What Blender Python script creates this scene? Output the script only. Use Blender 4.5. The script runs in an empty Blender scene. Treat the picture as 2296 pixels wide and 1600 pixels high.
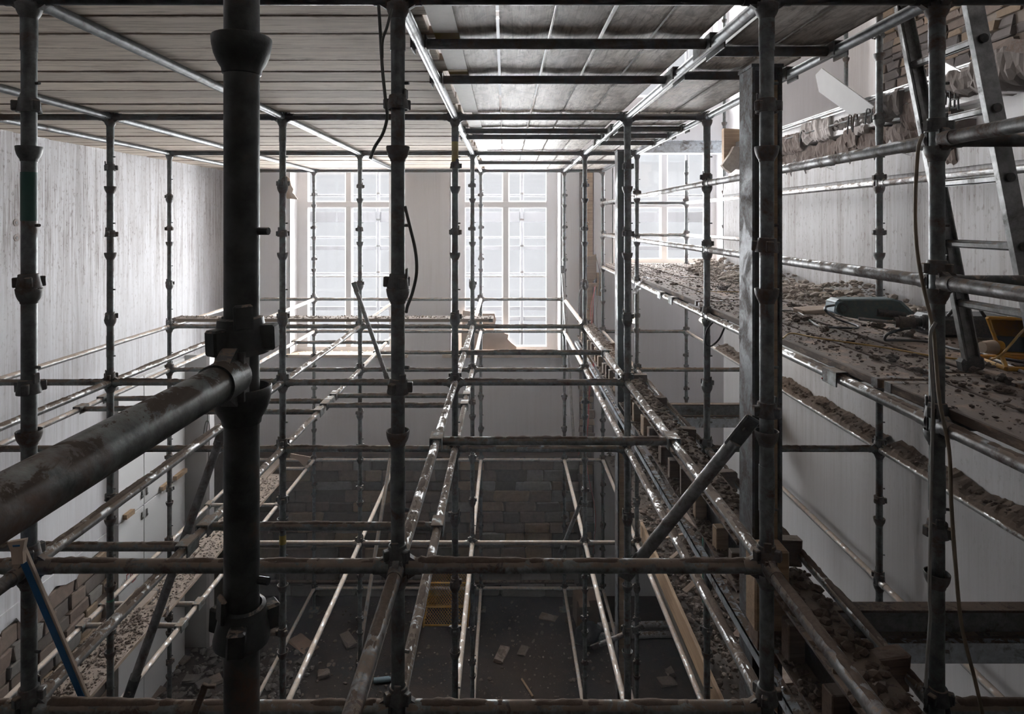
import bpy, math, random
from mathutils import Vector, Matrix, noise

# ------------------------------------------------------------------ camera / light / exposure
scn = bpy.context.scene
COL = scn.collection
F, CX, CY, H0 = 1395.0, 1132.6, 496.0, 6.05      # focal length, principal point, eye height over floor

cam_d = bpy.data.cameras.new('camera')
cam_d.sensor_width = 36.0
cam_d.lens = 36.0 * F / 2296.0
cam_d.shift_x = (1148.0 - CX) / 2296.0
cam_d.shift_y = -(800.0 - CY) / 2296.0
cam_d.clip_start = 0.05
cam_d.clip_end = 200
cam = bpy.data.objects.new('camera', cam_d)
COL.objects.link(cam)
cam.location = (0, 0, H0)
cam.rotation_euler = (math.radians(90), 0, 0)
scn.camera = cam

w = bpy.data.worlds.new('overcast_sky')
w.use_nodes = True
scn.world = w
bg = w.node_tree.nodes['Background']
bg.inputs['Color'].default_value = (0.955, 0.955, 1.0, 1)
bg.inputs['Strength'].default_value = 0.80

sun_d = bpy.data.lights.new('overcast_sun', 'SUN')
sun_d.energy = 103.0
sun_d.angle = math.radians(145)
sun_d.color = (0.98, 0.98, 1.0)
sun = bpy.data.objects.new('overcast_sun', sun_d)
COL.objects.link(sun)
sdir = Vector((0.04, -1.0, -0.13))                # travels from the street into the room, downwards
sun.rotation_euler = sdir.to_track_quat('-Z', 'Y').to_euler()
sun.location = (0, 14, 12)

vs = scn.view_settings
vs.view_transform = 'Standard'
vs.look = 'None'
vs.gamma = 1
vs.use_curve_mapping = False
vs.exposure = 0.0
cy = scn.cycles
cy.max_bounces = 10
cy.diffuse_bounces = 7
cy.glossy_bounces = 4
cy.transparent_max_bounces = 12
cy.sample_clamp_indirect = 6.0
cy.use_adaptive_sampling = True
cy.adaptive_threshold = 0.02
cy.caustics_reflective = False
cy.caustics_refractive = False

# ------------------------------------------------------------------ helpers
R = random.Random(7)


def P(px, py, D):
    """A measured spot of the photograph at depth D, in metres."""
    return Vector(((px - CX) * D / F, D, H0 + (CY - py) * D / F))


def Z(z):
    return H0 + z


class MB:
    def __init__(s):
        s.v = []; s.f = []

    def add(s, vs_, fs):
        n = len(s.v)
        s.v.extend([tuple(a) for a in vs_])
        s.f.extend([tuple(i + n for i in f) for f in fs])

    def box(s, c, d, rot=None):
        hx, hy, hz = d[0] / 2, d[1] / 2, d[2] / 2
        pts = [Vector((x, y, z)) for x in (-hx, hx) for y in (-hy, hy) for z in (-hz, hz)]
        if rot is not None: pts = [rot @ p for p in pts]
        c = Vector(c)
        s.add([p + c for p in pts], [(0, 1, 3, 2), (4, 6, 7, 5), (0, 4, 5, 1), (2, 3, 7, 6), (0, 2, 6, 4), (1, 5, 7, 3)])

    def b2(s, a, b):
        s.box([(a[i] + b[i]) / 2 for i in range(3)], [abs(b[i] - a[i]) for i in range(3)])

    def bbox(s, c, d, bev, rot=None, jit=0.0, rr=None):
        """box with chamfered edges; jit roughens it"""
        rr = rr or R
        hx, hy, hz = [q / 2 for q in d]
        b = min(bev, hx * .9, hy * .9, hz * .9)
        pts = []
        for sx in (-1, 1):
            for sy in (-1, 1):
                for sz in (-1, 1):
                    for k in range(3):
                        p = [sx * (hx - b), sy * (hy - b), sz * (hz - b)]
                        p[k] = (sx * hx, sy * hy, sz * hz)[k]
                        j = Vector((rr.uniform(-jit, jit), rr.uniform(-jit, jit), rr.uniform(-jit, jit)))
                        pts.append(Vector(p) + j)
        if rot is not None: pts = [rot @ p for p in pts]
        c = Vector(c)
        def I(sx, sy, sz, k): return ((sx > 0) * 4 + (sy > 0) * 2 + (sz > 0)) * 3 + k
        fs = []
        for sg in (-1, 1):
            a = [I(sg, -1, -1, 0), I(sg, 1, -1, 0), I(sg, 1, 1, 0), I(sg, -1, 1, 0)]
            fs.append(a if sg > 0 else a[::-1])
            a = [I(-1, sg, -1, 1), I(1, sg, -1, 1), I(1, sg, 1, 1), I(-1, sg, 1, 1)]
            fs.append(a[::-1] if sg > 0 else a)
            a = [I(-1, -1, sg, 2), I(1, -1, sg, 2), I(1, 1, sg, 2), I(-1, 1, sg, 2)]
            fs.append(a if sg > 0 else a[::-1])
        for s1 in (-1, 1):
            for s2 in (-1, 1):
                for (k1, k2, ax) in ((0, 1, 2), (1, 2, 0), (0, 2, 1)):
                    def Q(k, t):
                        q = [0, 0, 0]; q[k1] = s1; q[k2] = s2; q[ax] = t
                        return I(q[0], q[1], q[2], k)
                    fs.append([Q(k1, -1), Q(k1, 1), Q(k2, 1), Q(k2, -1)])
        for sx in (-1, 1):
            for sy in (-1, 1):
                for sz in (-1, 1):
                    fs.append([I(sx, sy, sz, 0), I(sx, sy, sz, 1), I(sx, sy, sz, 2)])
        s.add([p + c for p in pts], fs)

    def tube(s, p0, p1, r, seg=16, r2=None, caps=True):
        p0 = Vector(p0); p1 = Vector(p1); r2 = r if r2 is None else r2
        d = (p1 - p0).normalized()
        a = d.orthogonal().normalized(); b = d.cross(a)
        vs_ = []
        for (p, q) in ((p0, r), (p1, r2)):
            for i in range(seg):
                t = 2 * math.pi * i / seg
                vs_.append(p + a * (q * math.cos(t)) + b * (q * math.sin(t)))
        fs = [(i, (i + 1) % seg, seg + (i + 1) % seg, seg + i) for i in range(seg)]
        if caps: fs += [tuple(range(seg))[::-1], tuple(range(seg, 2 * seg))]
        s.add(vs_, fs)

    def path(s, pts, r, seg=8):
        pts = [Vector(p) for p in pts]
        n = len(pts); vs_ = []; prev = None
        for i, p in enumerate(pts):
            d = (pts[min(i + 1, n - 1)] - pts[max(i - 1, 0)]).normalized()
            if prev is None: a = d.orthogonal().normalized()
            else:
                a = (prev - d * prev.dot(d)).normalized()
            prev = a; b = d.cross(a)
            for k in range(seg):
                t = 2 * math.pi * k / seg
                vs_.append(p + a * (r * math.cos(t)) + b * (r * math.sin(t)))
        fs = []
        for i in range(n - 1):
            for k in range(seg):
                k2 = (k + 1) % seg
                fs.append((i * seg + k, i * seg + k2, (i + 1) * seg + k2, (i + 1) * seg + k))
        fs += [tuple(range(seg))[::-1], tuple(range((n - 1) * seg, n * seg))]
        s.add(vs_, fs)

    def lathe(s, prof, seg=20, c=(0, 0, 0), closed=True):
        c = Vector(c); n = len(prof)
        vs_ = [c + Vector((r * math.cos(2 * math.pi * i / seg), r * math.sin(2 * math.pi * i / seg), z)) for (r, z) in prof for i in range(seg)]
        fs = []
        for j in range(n if closed else n - 1):
            j2 = (j + 1) % n
            for i in range(seg):
                i2 = (i + 1) % seg
                fs.append((j * seg + i, j * seg + i2, j2 * seg + i2, j2 * seg + i))
        s.add(vs_, fs)

    def prism(s, poly, t0, t1, ax='y'):
        """poly in the two other axes, extruded along ax"""
        n = len(poly); vs_ = []
        for t in (t0, t1):
            for (a, b) in poly:
                vs_.append({'y': (a, t, b), 'x': (t, a, b), 'z': (a, b, t)}[ax])
        fs = [(i, (i + 1) % n, n + (i + 1) % n, n + i) for i in range(n)]
        fs += [tuple(range(n))[::-1], tuple(range(n, 2 * n))]
        s.add(vs_, fs)

    def rock(s, c, r, rr=None, flat=0.7, sub=0):
        rr = rr or R
        g = (1 + 5 ** .5) / 2
        base = [(-1, g, 0), (1, g, 0), (-1, -g, 0), (1, -g, 0), (0, -1, g), (0, 1, g), (0, -1, -g), (0, 1, -g), (g, 0, -1), (g, 0, 1), (-g, 0, -1), (-g, 0, 1)]
        fs = [(0, 11, 5), (0, 5, 1), (0, 1, 7), (0, 7, 10), (0, 10, 11), (1, 5, 9), (5, 11, 4), (11, 10, 2), (10, 7, 6), (7, 1, 8), (3, 9, 4), (3, 4, 2), (3, 2, 6), (3, 6, 8), (3, 8, 9), (4, 9, 5), (2, 4, 11), (6, 2, 10), (8, 6, 7), (9, 8, 1)]
        pts = [Vector(b).normalized() for b in base]
        for _ in range(sub):
            mid = {}; nf = []
            def m(i, j):
                k = (min(i, j), max(i, j))
                if k not in mid:
                    mid[k] = len(pts); pts.append(((pts[i] + pts[j]) / 2).normalized())
                return mid[k]
            for (a, b, d) in fs:
                x, y, z = m(a, b), m(b, d), m(d, a)
                nf += [(a, x, z), (b, y, x), (d, z, y), (x, y, z)]
            fs = nf
        sc = Vector((rr.uniform(.7, 1.3), rr.uniform(.7, 1.3), flat * rr.uniform(.7, 1.2)))
        rot = Matrix.Rotation(rr.uniform(0, 6.28), 3, 'Z') @ Matrix.Rotation(rr.uniform(-.4, .4), 3, 'X')
        c = Vector(c)
        s.add([c + rot @ Vector([p[i] * sc[i] * r * rr.uniform(.72, 1.15) for i in range(3)]) for p in pts], fs)

    def mesh(s, name, smooth=False, ang=40):
        me = bpy.data.meshes.new(name)
        me.from_pydata(s.v, [], s.f)
        if smooth:
            me.polygons.foreach_set('use_smooth', [True] * len(me.polygons))
            me.set_sharp_from_angle(angle=math.radians(ang))
        me.update()
        return me

    def build(s, name, mat, parent=None, smooth=False, ang=40):
        me = s.mesh(name, smooth, ang)
        me.materials.append(mat)
        return link(name, me, parent)


def link(name, me, parent=None, loc=None, rot=None):
    o = bpy.data.objects.new(name, me)
    COL.objects.link(o)
    if parent is not None: o.parent = parent
    if loc is not None: o.location = loc
    if rot is not None: o.rotation_euler = rot
    return o


LABELS = {}


def tag(o, label=None, cat=None, group=None, kind=None):
    if label:
        n = len(label.split())
        assert 3 < n < 17, (n, label)
        if label in LABELS and not (group and LABELS[label] == group): print('DUPLICATE LABEL', label)
        LABELS[label] = group
        o['label'] = label
    if cat: o['category'] = cat
    if group: o['group'] = group
    if kind: o['kind'] = kind
    return o


def empty(name, loc, rot=(0, 0, 0)):
    o = bpy.data.objects.new(name, None)
    o.empty_display_size = .1
    COL.objects.link(o)
    o.location = loc; o.rotation_euler = rot
    return o


# ------------------------------------------------------------------ materials
def mat_new(name):
    m = bpy.data.materials.new(name)
    m.use_nodes = True
    nt = m.node_tree
    return m, nt, nt.nodes['Principled BSDF'], nt.nodes, nt.links


def nz(nt, scale, detail=4, rough=.6, vec=None, dist=0.0):
    n = nt.nodes.new('ShaderNodeTexNoise')
    n.inputs['Scale'].default_value = scale
    n.inputs['Detail'].default_value = detail
    n.inputs['Roughness'].default_value = rough
    n.inputs['Distortion'].default_value = dist
    if vec is not None: nt.links.new(vec, n.inputs['Vector'])
    return n.outputs['Fac']


def ramp(nt, fac, stops):
    n = nt.nodes.new('ShaderNodeValToRGB')
    cr = n.color_ramp
    while len(cr.elements) < len(stops): cr.elements.new(.5)
    for e, (p, c) in zip(cr.elements, stops):
        e.position = p
        e.color = (c, c, c, 1) if isinstance(c, (int, float)) else (*c, 1)
    nt.links.new(fac, n.inputs['Fac'])
    return n.outputs['Color']


def mixc(nt, fac, a, b, mode='MIX'):
    n = nt.nodes.new('ShaderNodeMix')
    n.data_type = 'RGBA'; n.blend_type = mode
    for k, x in ((0, fac), (6, a), (7, b)):
        if isinstance(x, (int, float)): n.inputs[k].default_value = x
        elif isinstance(x, tuple): n.inputs[k].default_value = (*x, 1)
        else: nt.links.new(x, n.inputs[k])
    return n.outputs[2]


def mth(nt, op, a, b=0.0, clamp=False):
    n = nt.nodes.new('ShaderNodeMath'); n.operation = op; n.use_clamp = clamp
    for k, x in ((0, a), (1, b)):
        if isinstance(x, (int, float)): n.inputs[k].default_value = x
        else: nt.links.new(x, n.inputs[k])
    return n.outputs[0]


def geo(nt):
    return nt.nodes.new('ShaderNodeNewGeometry')


def scaled(nt, vec, sc, add=None):
    n = nt.nodes.new('ShaderNodeMapping')
    n.inputs['Scale'].default_value = sc
    nt.links.new(vec, n.inputs['Vector'])
    out = n.outputs[0]
    if add is not None:
        a = nt.nodes.new('ShaderNodeVectorMath'); a.operation = 'ADD'
        nt.links.new(out, a.inputs[0]); nt.links.new(add, a.inputs[1]); out = a.outputs[0]
    return out


def bump(nt, h, strength, dist, bs):
    n = nt.nodes.new('ShaderNodeBump')
    n.inputs['Strength'].default_value = strength
    n.inputs['Distance'].default_value = dist
    nt.links.new(h, n.inputs['Height'])
    nt.links.new(n.outputs[0], bs.inputs['Normal'])


def steel(name, lo, hi, rust=.35, dust=0.0, rough=.42, metal=.75, tint=(1, 1, 1), dustcol=(.20, .155, .12), rustcol=(.075, .042, .028)):
    m, nt, bs, N, L = mat_new(name)
    g = geo(nt); pos = g.outputs['Position']
    oi = N.new('ShaderNodeObjectInfo')
    vary = mth(nt, 'MULTIPLY_ADD', oi.outputs['Random'], .35); nt.nodes[-1].inputs[2].default_value = .82
    f1 = nz(nt, 26, 5, .65, pos); f2 = nz(nt, 5, 5, .7, pos, 1.0); f3 = nz(nt, 90, 3, .6, pos)
    base = mixc(nt, ramp(nt, f1, [(.33, 0.0), (.66, 1.0)]), tuple(lo * t for t in tint), tuple(hi * t for t in tint))
    base = mixc(nt, 1.0, base, vary, 'MULTIPLY')
    rm = ramp(nt, f2, [(.64 - rust * .42, 0.0), (.74 - rust * .34, 1.0)])
    rm2 = mth(nt, 'MULTIPLY', rm, ramp(nt, f3, [(.3, .45), (.6, 1.0)]))
    col = mixc(nt, rm2, base, rustcol)
    met = mth(nt, 'MULTIPLY', mth(nt, 'SUBTRACT', 1.0, rm2), metal)
    ro = mth(nt, 'ADD', mth(nt, 'MULTIPLY', rm2, .35), mth(nt, 'ADD', mth(nt, 'MULTIPLY', f3, .2), rough - .1))
    if dust > 0:
        sep = N.new('ShaderNodeSeparateXYZ'); L.new(g.outputs['Normal'], sep.inputs[0])
        f4 = nz(nt, 16, 6, .75, pos, .6)
        up = mth(nt, 'MULTIPLY', mth(nt, 'SUBTRACT', sep.outputs[2], .38 - dust * .3), 3.2, True)
        dm = mth(nt, 'MULTIPLY', up, ramp(nt, f4, [(.52 - dust * .10, 0.0), (.56 - dust * .10, 1.0)]))
        dm = mth(nt, 'ADD', dm, mth(nt, 'MULTIPLY', ramp(nt, nz(nt, 9, 6, .8, pos), [(.5, 0.0), (.7, .7)]), dust * .5), True)
        dc = mixc(nt, f1, tuple(c * .7 for c in dustcol), tuple(c * 1.45 for c in dustcol))
        col = mixc(nt, dm, col, dc)
        met = mth(nt, 'MULTIPLY', met, mth(nt, 'SUBTRACT', 1.0, dm))
        ro = mth(nt, 'MAXIMUM', ro, mth(nt, 'MULTIPLY', dm, .95))
    L.new(col, bs.inputs['Base Color']); L.new(met, bs.inputs['Metallic']); L.new(ro, bs.inputs['Roughness'])
    bump(nt, mth(nt, 'ADD', mth(nt, 'MULTIPLY', f1, .6), f3), .25, .002, bs)
    return m


M = {}
M['standard'] = steel('galvanised_upright', .085, .20, .30, .10, .42, .6, (.93, 1.0, 1.0))
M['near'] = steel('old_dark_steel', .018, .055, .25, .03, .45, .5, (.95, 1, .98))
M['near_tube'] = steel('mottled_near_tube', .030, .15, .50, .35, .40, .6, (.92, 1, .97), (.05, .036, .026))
M['cup'] = steel('cast_cup', .06, .14, .42, .25, .5, .55, (1, 1, .98))
M['ledger_sky'] = steel('shiny_ledger', .10, .20, .10, .0, .42, .6, (.96, 1.0, 1.03))
M['cross_sky'] = steel('dark_cross_ledger', .045, .10, .45, .0, .42, .6)
M['ledger'] = steel('dusty_ledger', .30, .60, .22, .85, .34, .75, (.98, 1, 1))
M['ledger_light'] = steel('pale_dusty_ledger', .30, .5, .12, 1.0, .40, .6, (1, 1, 1), (.42, .35, .29))
M['cross'] = steel('dusty_cross_tube', .13, .28, .35, .8, .42, .6, (.92, 1.0, .98))
M['rail'] = steel('guard_rail', .15, .30, .35, .45, .34, .8)
M['brace'] = steel('brace_tube', .13, .27, .40, .3, .42, .65)
M['beam_rust'] = steel('rusty_beam', .06, .12, .75, .9, .6, .25, (1, .95, .9), (.17, .125, .095))
M['beam_web'] = steel('grey_web', .16, .30, .35, .5, .5, .3)
M['beam_silver'] = steel('silver_channel', .45, .7, .25, .5, .4, .6, (.92, 1, 1.08))
M['column'] = steel('column_steel', .06, .14, .50, .0, .5, .4, (.95, 1, 1.08), rustcol=(.045, .027, .019))
M['black_steel'] = steel('black_web', .02, .035, .5, .0, .6, .2, rustcol=(.03, .02, .015))
M['alu'] = steel('ladder_aluminium', .14, .26, .25, .2, .35, .85, rustcol=(.09, .08, .07))
M['galv_strip'] = steel('galvanised_strip', .4, .6, .15, .2, .4, .7)
M['band'] = steel('board_end_band', .12, .22, .5, .6, .5, .5)
M['rebar'] = steel('rebar', .03, .07, .4, 0, .6, .4)


def plain(name, c, rough=.6, var=.25, scale=12, metal=0.0, bumps=.2, dust=0.0):
    m, nt, bs, N, L = mat_new(name)
    g = geo(nt); f = nz(nt, scale, 5, .65, g.outputs['Position'])
    col = mixc(nt, f, tuple(x * (1 - var) for x in c), tuple(min(1, x * (1 + var)) for x in c))
    if dust:
        f2 = nz(nt, scale * 2.2, 6, .7, g.outputs['Position'])
        col = mixc(nt, mth(nt, 'MULTIPLY', ramp(nt, f2, [(.45, 0.0), (.62, 1.0)]), dust), col, (.22, .17, .13))
    L.new(col, bs.inputs['Base Color'])
    bs.inputs['Roughness'].default_value = rough
    bs.inputs['Metallic'].default_value = metal
    if bumps: bump(nt, f, bumps, .004, bs)
    return m


def wood(name, lo, hi, dark, rough=.8, stain=.5, gscale=1.0, dust=0.0, edge=0.0, blotch=0.0, dcol=((.17, .13, .105), (.33, .27, .23))):
    """grain runs along local X"""
    m, nt, bs, N, L = mat_new(name)
    tc = N.new('ShaderNodeTexCoord'); oi = N.new('ShaderNodeObjectInfo')
    off = N.new('ShaderNodeCombineXYZ')
    r10 = mth(nt, 'MULTIPLY', oi.outputs['Random'], 37.0)
    for i in range(3): L.new(r10, off.inputs[i])
    vec = scaled(nt, tc.outputs['Object'], (1.2 * gscale, 30 * gscale, 30 * gscale), off.outputs[0])
    f1 = nz(nt, 1.0, 6, .7, vec, .8)
    vec2 = scaled(nt, tc.outputs['Object'], (2.0, 6, 6), off.outputs[0])
    f2 = nz(nt, 1.3, 6, .7, vec2, .5)
    v3 = scaled(nt, tc.outputs['Object'], (5, 90, 90), off.outputs[0])
    f3 = nz(nt, 1.0, 3, .5, v3)
    col = mixc(nt, ramp(nt, f1, [(.35, 0.0), (.65, 1.0)]), lo, hi)
    col = mixc(nt, mth(nt, 'MULTIPLY', ramp(nt, f3, [(.55, 0.0), (.72, 1.0)]), .55), col, dark)
    col = mixc(nt, mth(nt, 'MULTIPLY', ramp(nt, f2, [(.52, 0.0), (.70, 1.0)]), stain), col, dark)
    vr = mth(nt, 'MULTIPLY_ADD', oi.outputs['Random'], .36); nt.nodes[-1].inputs[2].default_value = .80
    col = mixc(nt, 1.0, col, vr, 'MULTIPLY')
    if edge:
        se = N.new('ShaderNodeSeparateXYZ'); L.new(tc.outputs['Object'], se.inputs[0])
        ey_ = mth(nt, 'ABSOLUTE', se.outputs[1])
        fe = nz(nt, 1.0, 5, .7, scaled(nt, tc.outputs['Object'], (5, 14, 14), off.outputs[0]))
        em = mth(nt, 'MULTIPLY', mth(nt, 'ADD', mth(nt, 'SUBTRACT', ey_, .102), mth(nt, 'MULTIPLY', mth(nt, 'SUBTRACT', fe, .42), .10)), 60.0, True)
        col = mixc(nt, mth(nt, 'MULTIPLY', em, edge), col, dark)
    if blotch:
        fb_ = nz(nt, 1.0, 6, .7, scaled(nt, tc.outputs['Object'], (4.5, 9, 9), off.outputs[0]), 2.0)
        col = mixc(nt, mth(nt, 'MULTIPLY', ramp(nt, fb_, [(.36, 1.0), (.54, 0.0)]), blotch), col, dark)
    if dust:
        g = geo(nt); sep = N.new('ShaderNodeSeparateXYZ'); L.new(g.outputs['Normal'], sep.inputs[0])
        f4 = nz(nt, 7, 8, .75, g.outputs['Position'], .5)
        up = mth(nt, 'MULTIPLY', mth(nt, 'GREATER_THAN', sep.outputs[2], .6), ramp(nt, f4, [(.50 - dust * .2, 0.0), (.62 - dust * .15, 1.0)]))
        col = mixc(nt, mth(nt, 'MULTIPLY', up, .9), col, mixc(nt, f2, dcol[0], dcol[1]))
    L.new(col, bs.inputs['Base Color'])
    bs.inputs['Roughness'].default_value = rough
    bump(nt, mth(nt, 'ADD', f1, mth(nt, 'MULTIPLY', f3, .5)), .35, .003, bs)
    return m


M['board_under'] = wood('weathered_board', (.62, .53, .44), (.86, .76, .65), (.20, .12, .07), .8, .35, edge=.75)
M['board_bay'] = wood('stained_board', (.58, .515, .455), (.92, .87, .81), (.10, .065, .04), .55, .5, .6, edge=.9, blotch=.6)
M['board_deck'] = wood('platform_board', (.20, .125, .08), (.33, .22, .15), (.05, .03, .02), .85, .5, 1, .8, .9, .0, ((.075, .055, .043), (.17, .13, .105)))
M['board_low'] = wood('low_platform_board', (.28, .21, .16), (.42, .34, .27), (.12, .08, .055), .85, .4, 1, .8)
M['timber'] = wood('raw_timber', (.24, .155, .09), (.37, .25, .15), (.15, .08, .04), .7, .25)
M['timber_dark'] = wood('dark_timber', (.10, .06, .04), (.19, .12, .08), (.04, .025, .02), .85, .5, 1, .5)
M['splinter'] = wood('broken_lath', (.26, .19, .14), (.40, .31, .24), (.13, .09, .06), .85, .3)
M['rubble'] = plain('rubble', (.13, .098, .078), .95, .55, 30, bumps=.5)
M['rubble_pale'] = plain('rubble_pale', (.27, .225, .19), .95, .5, 25, bumps=.4)
M['rubble_grey'] = plain('rubble_grey', (.10, .085, .075), .95, .5, 25, bumps=.4)
M['crust'] = plain('dirt_crust', (.115, .08, .058), .95, .6, 60, bumps=.6)
M['white_paint'] = plain('window_paint', (.80, .785, .79), .5, .06, 6, bumps=.05)
M['white_panel'] = plain('white_panel', (.62, .62, .62), .6, .06, 4, bumps=.05)
M['cardboard'] = plain('cardboard', (.36, .27, .21), .85, .15, 10, bumps=.1)
M['dark_card'] = plain('dirty_cardboard', (.20, .13, .09), .85, .3, 10, bumps=.1)
M['cable_black'] = plain('cable_black', (.03, .032, .034), .45, .2, 20, bumps=0)
M['cable_grey'] = plain('cable_grey', (.26, .25, .23), .5, .2, 20, bumps=0)
M['cable_tan'] = plain('cable_tan', (.20, .155, .105), .5, .25, 20, bumps=0)
M['cable_olive'] = plain('cable_olive', (.07, .07, .06), .5, .2, 20, bumps=0)
M['cable_yellow'] = plain('cable_yellow', (.36, .22, .05), .5, .25, 20, bumps=0)
M['red'] = plain('red_wire', (.36, .04, .035), .5, .1, 10, bumps=0)
M['green'] = plain('green_paint', (.05, .21, .145), .5, .25, 14, bumps=.1)
M['green_dark'] = plain('dark_green_paint', (.012, .075, .055), .45, .3, 14, bumps=.1)
M['yellow_paint'] = plain('yellow_paint', (.33, .25, .05), .5, .5, 18, bumps=.1)
M['blue'] = plain('blue_paint', (.012, .115, .30), .45, .12, 14, bumps=.05)
M['cream_edge'] = plain('cream_wood', (.45, .36, .28), .8, .2, 20)
M['teal'] = plain('teal_plastic', (.055, .10, .11), .5, .25, 20, bumps=.1, dust=.25)
M['teal_light'] = plain('teal_label', (.20, .29, .34), .5, .1, 20, bumps=0)
M['black_plastic'] = plain('black_plastic', (.018, .018, .02), .5, .2, 30, bumps=.1, dust=.2)
M['grey_rubber'] = plain('rubber_boot', (.06, .05, .045), .7, .3, 30, bumps=.2, dust=.4)
M['yellow_plastic'] = plain('yellow_plastic', (.52, .26, .01), .45, .2, 12, bumps=.05, dust=.25)
M['lamp_glass'] = plain('floodlight_glass', (.035, .045, .055), .15, .1, 12, bumps=0)
M['tape'] = plain('pale_tape', (.86, .84, .79), .6, .12, 30, bumps=.1)
M['tape_yellow'] = plain('yellow_tape', (.33, .23, .05), .6, .2, 30, bumps=.1)
M['plaster_white'] = plain('plaster_white', (.34, .335, .33), .8, .14, 5, bumps=.1)
M['concrete'] = plain('concrete_broken', (.12, .10, .09), .95, .4, 14, bumps=.6)
M['concrete_pale'] = plain('concrete_pale', (.34, .30, .28), .9, .25, 10, bumps=.4)
M['brick_core'] = plain('raw_brick_core', (.105, .075, .062), .95, .5, 22, bumps=.7)
M['mortar'] = plain('mortar', (.12, .098, .082), .95, .4, 20, bumps=.6)
STONES = [plain('stone_%s' % n, c, .92, .45, 16, bumps=.6) for n, c in (('brown', (.19, .145, .115)), ('grey', (.20, .185, .17)), ('ochre', (.25, .18, .12)), ('dark', (.115, .095, .082)), ('rust', (.17, .125, .10)))]
WALLSTONES = [plain('wash_%s' % n, c, .92, .3, 14, bumps=.5) for n, c in (('pale', (.30, .27, .245)), ('dim', (.20, .175, .155)))]
BRICKS = [plain('brick_%s' % n, c, .92, .4, 18, bumps=.6) for n, c in (('brown', (.085, .062, .050)), ('mauve', (.07, .058, .054)), ('ochre', (.115, .080, .052)), ('dark', (.045, .036, .033)))]
M['bag'] = plain('black_bag', (.02, .02, .022), .3, .3, 30, bumps=.4)
M['sheet'] = None


def plaster(name, base, streak, amount, topz=None, speck=.5):
    m, nt, bs, N, L = mat_new(name)
    g = geo(nt); pos = g.outputs['Position']
    v = scaled(nt, pos, (11, 11, .35)); f1 = nz(nt, 1.0, 9, .75, v, .9)
    v2 = scaled(nt, pos, (55, 55, 1.6)); f2 = nz(nt, 1.0, 5, .7, v2)
    f3 = nz(nt, 1.1, 5, .6, pos)
    f4 = nz(nt, 34, 5, .7, scaled(nt, pos, (1, 1, .55)))
    sep = N.new('ShaderNodeSeparateXYZ'); L.new(pos, sep.inputs[0])
    a = mth(nt, 'MULTIPLY', ramp(nt, f1, [(.44, 0.0), (.74, 1.0)]), ramp(nt, f3, [(.30, .25), (.66, 1.0)]))
    b = mth(nt, 'MULTIPLY', ramp(nt, f2, [(.50, 0.0), (.72, 1.0)]), .65)
    msk = mth(nt, 'MULTIPLY', mth(nt, 'ADD', a, mth(nt, 'MULTIPLY', b, ramp(nt, f3, [(.35, .3), (.6, 1.0)]))), amount)
    if topz is not None:
        # grime washed down from the broken floor above and thinning towards the windows
        h = mth(nt, 'MULTIPLY', mth(nt, 'SUBTRACT', sep.outputs[2], topz - 3.2), .45, True)
        msk = mth(nt, 'MULTIPLY', msk, mth(nt, 'ADD', h, .35))
        msk = mth(nt, 'ADD', msk, mth(nt, 'MULTIPLY', ramp(nt, f4, [(.56, 0.0), (.66, 1.0)]), mth(nt, 'MULTIPLY', h, speck)))
    msk = mth(nt, 'MINIMUM', msk, .9)
    col = mixc(nt, msk, mixc(nt, f3, tuple(c * .95 for c in base), tuple(min(1, c * 1.04) for c in base)), streak)
    L.new(col, bs.inputs['Base Color'])
    bs.inputs['Roughness'].default_value = .75
    bump(nt, f4, .12, .003, bs)
    return m


M['wall_left'] = plaster('left_wall_plaster', (.61, .61, .63), (.17, .135, .12), .95, H0 + .8)
M['wall_right'] = plaster('right_wall_plaster', (.49, .485, .49), (.20, .16, .135), .75, H0 + .6)
M['wall_back'] = plaster('window_wall_plaster', (.82, .815, .84), (.55, .52, .50), .25)
M['upper'] = plaster('upper_wall_plaster', (.80, .785, .785), (.42, .34, .29), .45)
M['ceil'] = plain('ceiling_paint', (.6, .58, .56), .9, .1, 3)
M['joist_dark'] = plain('dark_rear', (.12, .10, .09), .95, .3, 3)

# dirt floor
m, nt, bs, N, L = mat_new('dirt_floor')
g = geo(nt); pos = g.outputs['Position']
f1 = nz(nt, .55, 7, .65, pos, .6); f2 = nz(nt, 9, 8, .75, pos); f3 = nz(nt, 60, 4, .7, pos)
c_ = mixc(nt, ramp(nt, f1, [(.40, 0.0), (.56, 1.0)]), (.008, .005, .004), (.040, .027, .020))
c_ = mixc(nt, ramp(nt, f2, [(.52, 0.0), (.70, .7)]), c_, (.075, .050, .034))
c_ = mixc(nt, ramp(nt, f3, [(.70, 0.0), (.76, .8)]), c_, (.32, .26, .21))
L.new(c_, bs.inputs['Base Color'])
L.new(ramp(nt, f1, [(.36, .75), (.5, .95)]), bs.inputs['Roughness'])
bump(nt, mth(nt, 'ADD', f2, mth(nt, 'MULTIPLY', f3, .3)), .5, .03, bs)
M['floor'] = m
# glass: clear pane with a dusty film
m = bpy.data.materials.new('window_glass'); m.use_nodes = True
nt = m.node_tree; nt.nodes.clear()
out = nt.nodes.new('ShaderNodeOutputMaterial'); tr = nt.nodes.new('ShaderNodeBsdfTransparent'); gl = nt.nodes.new('ShaderNodeBsdfGlossy'); mx = nt.nodes.new('ShaderNodeMixShader')
tr.inputs[0].default_value = (.97, .98, .98, 1); gl.inputs['Roughness'].default_value = .05
mx.inputs[0].default_value = .04
nt.links.new(tr.outputs[0], mx.inputs[1]); nt.links.new(gl.outputs[0], mx.inputs[2]); nt.links.new(mx.outputs[0], out.inputs[0])
M['glass'] = m
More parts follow.
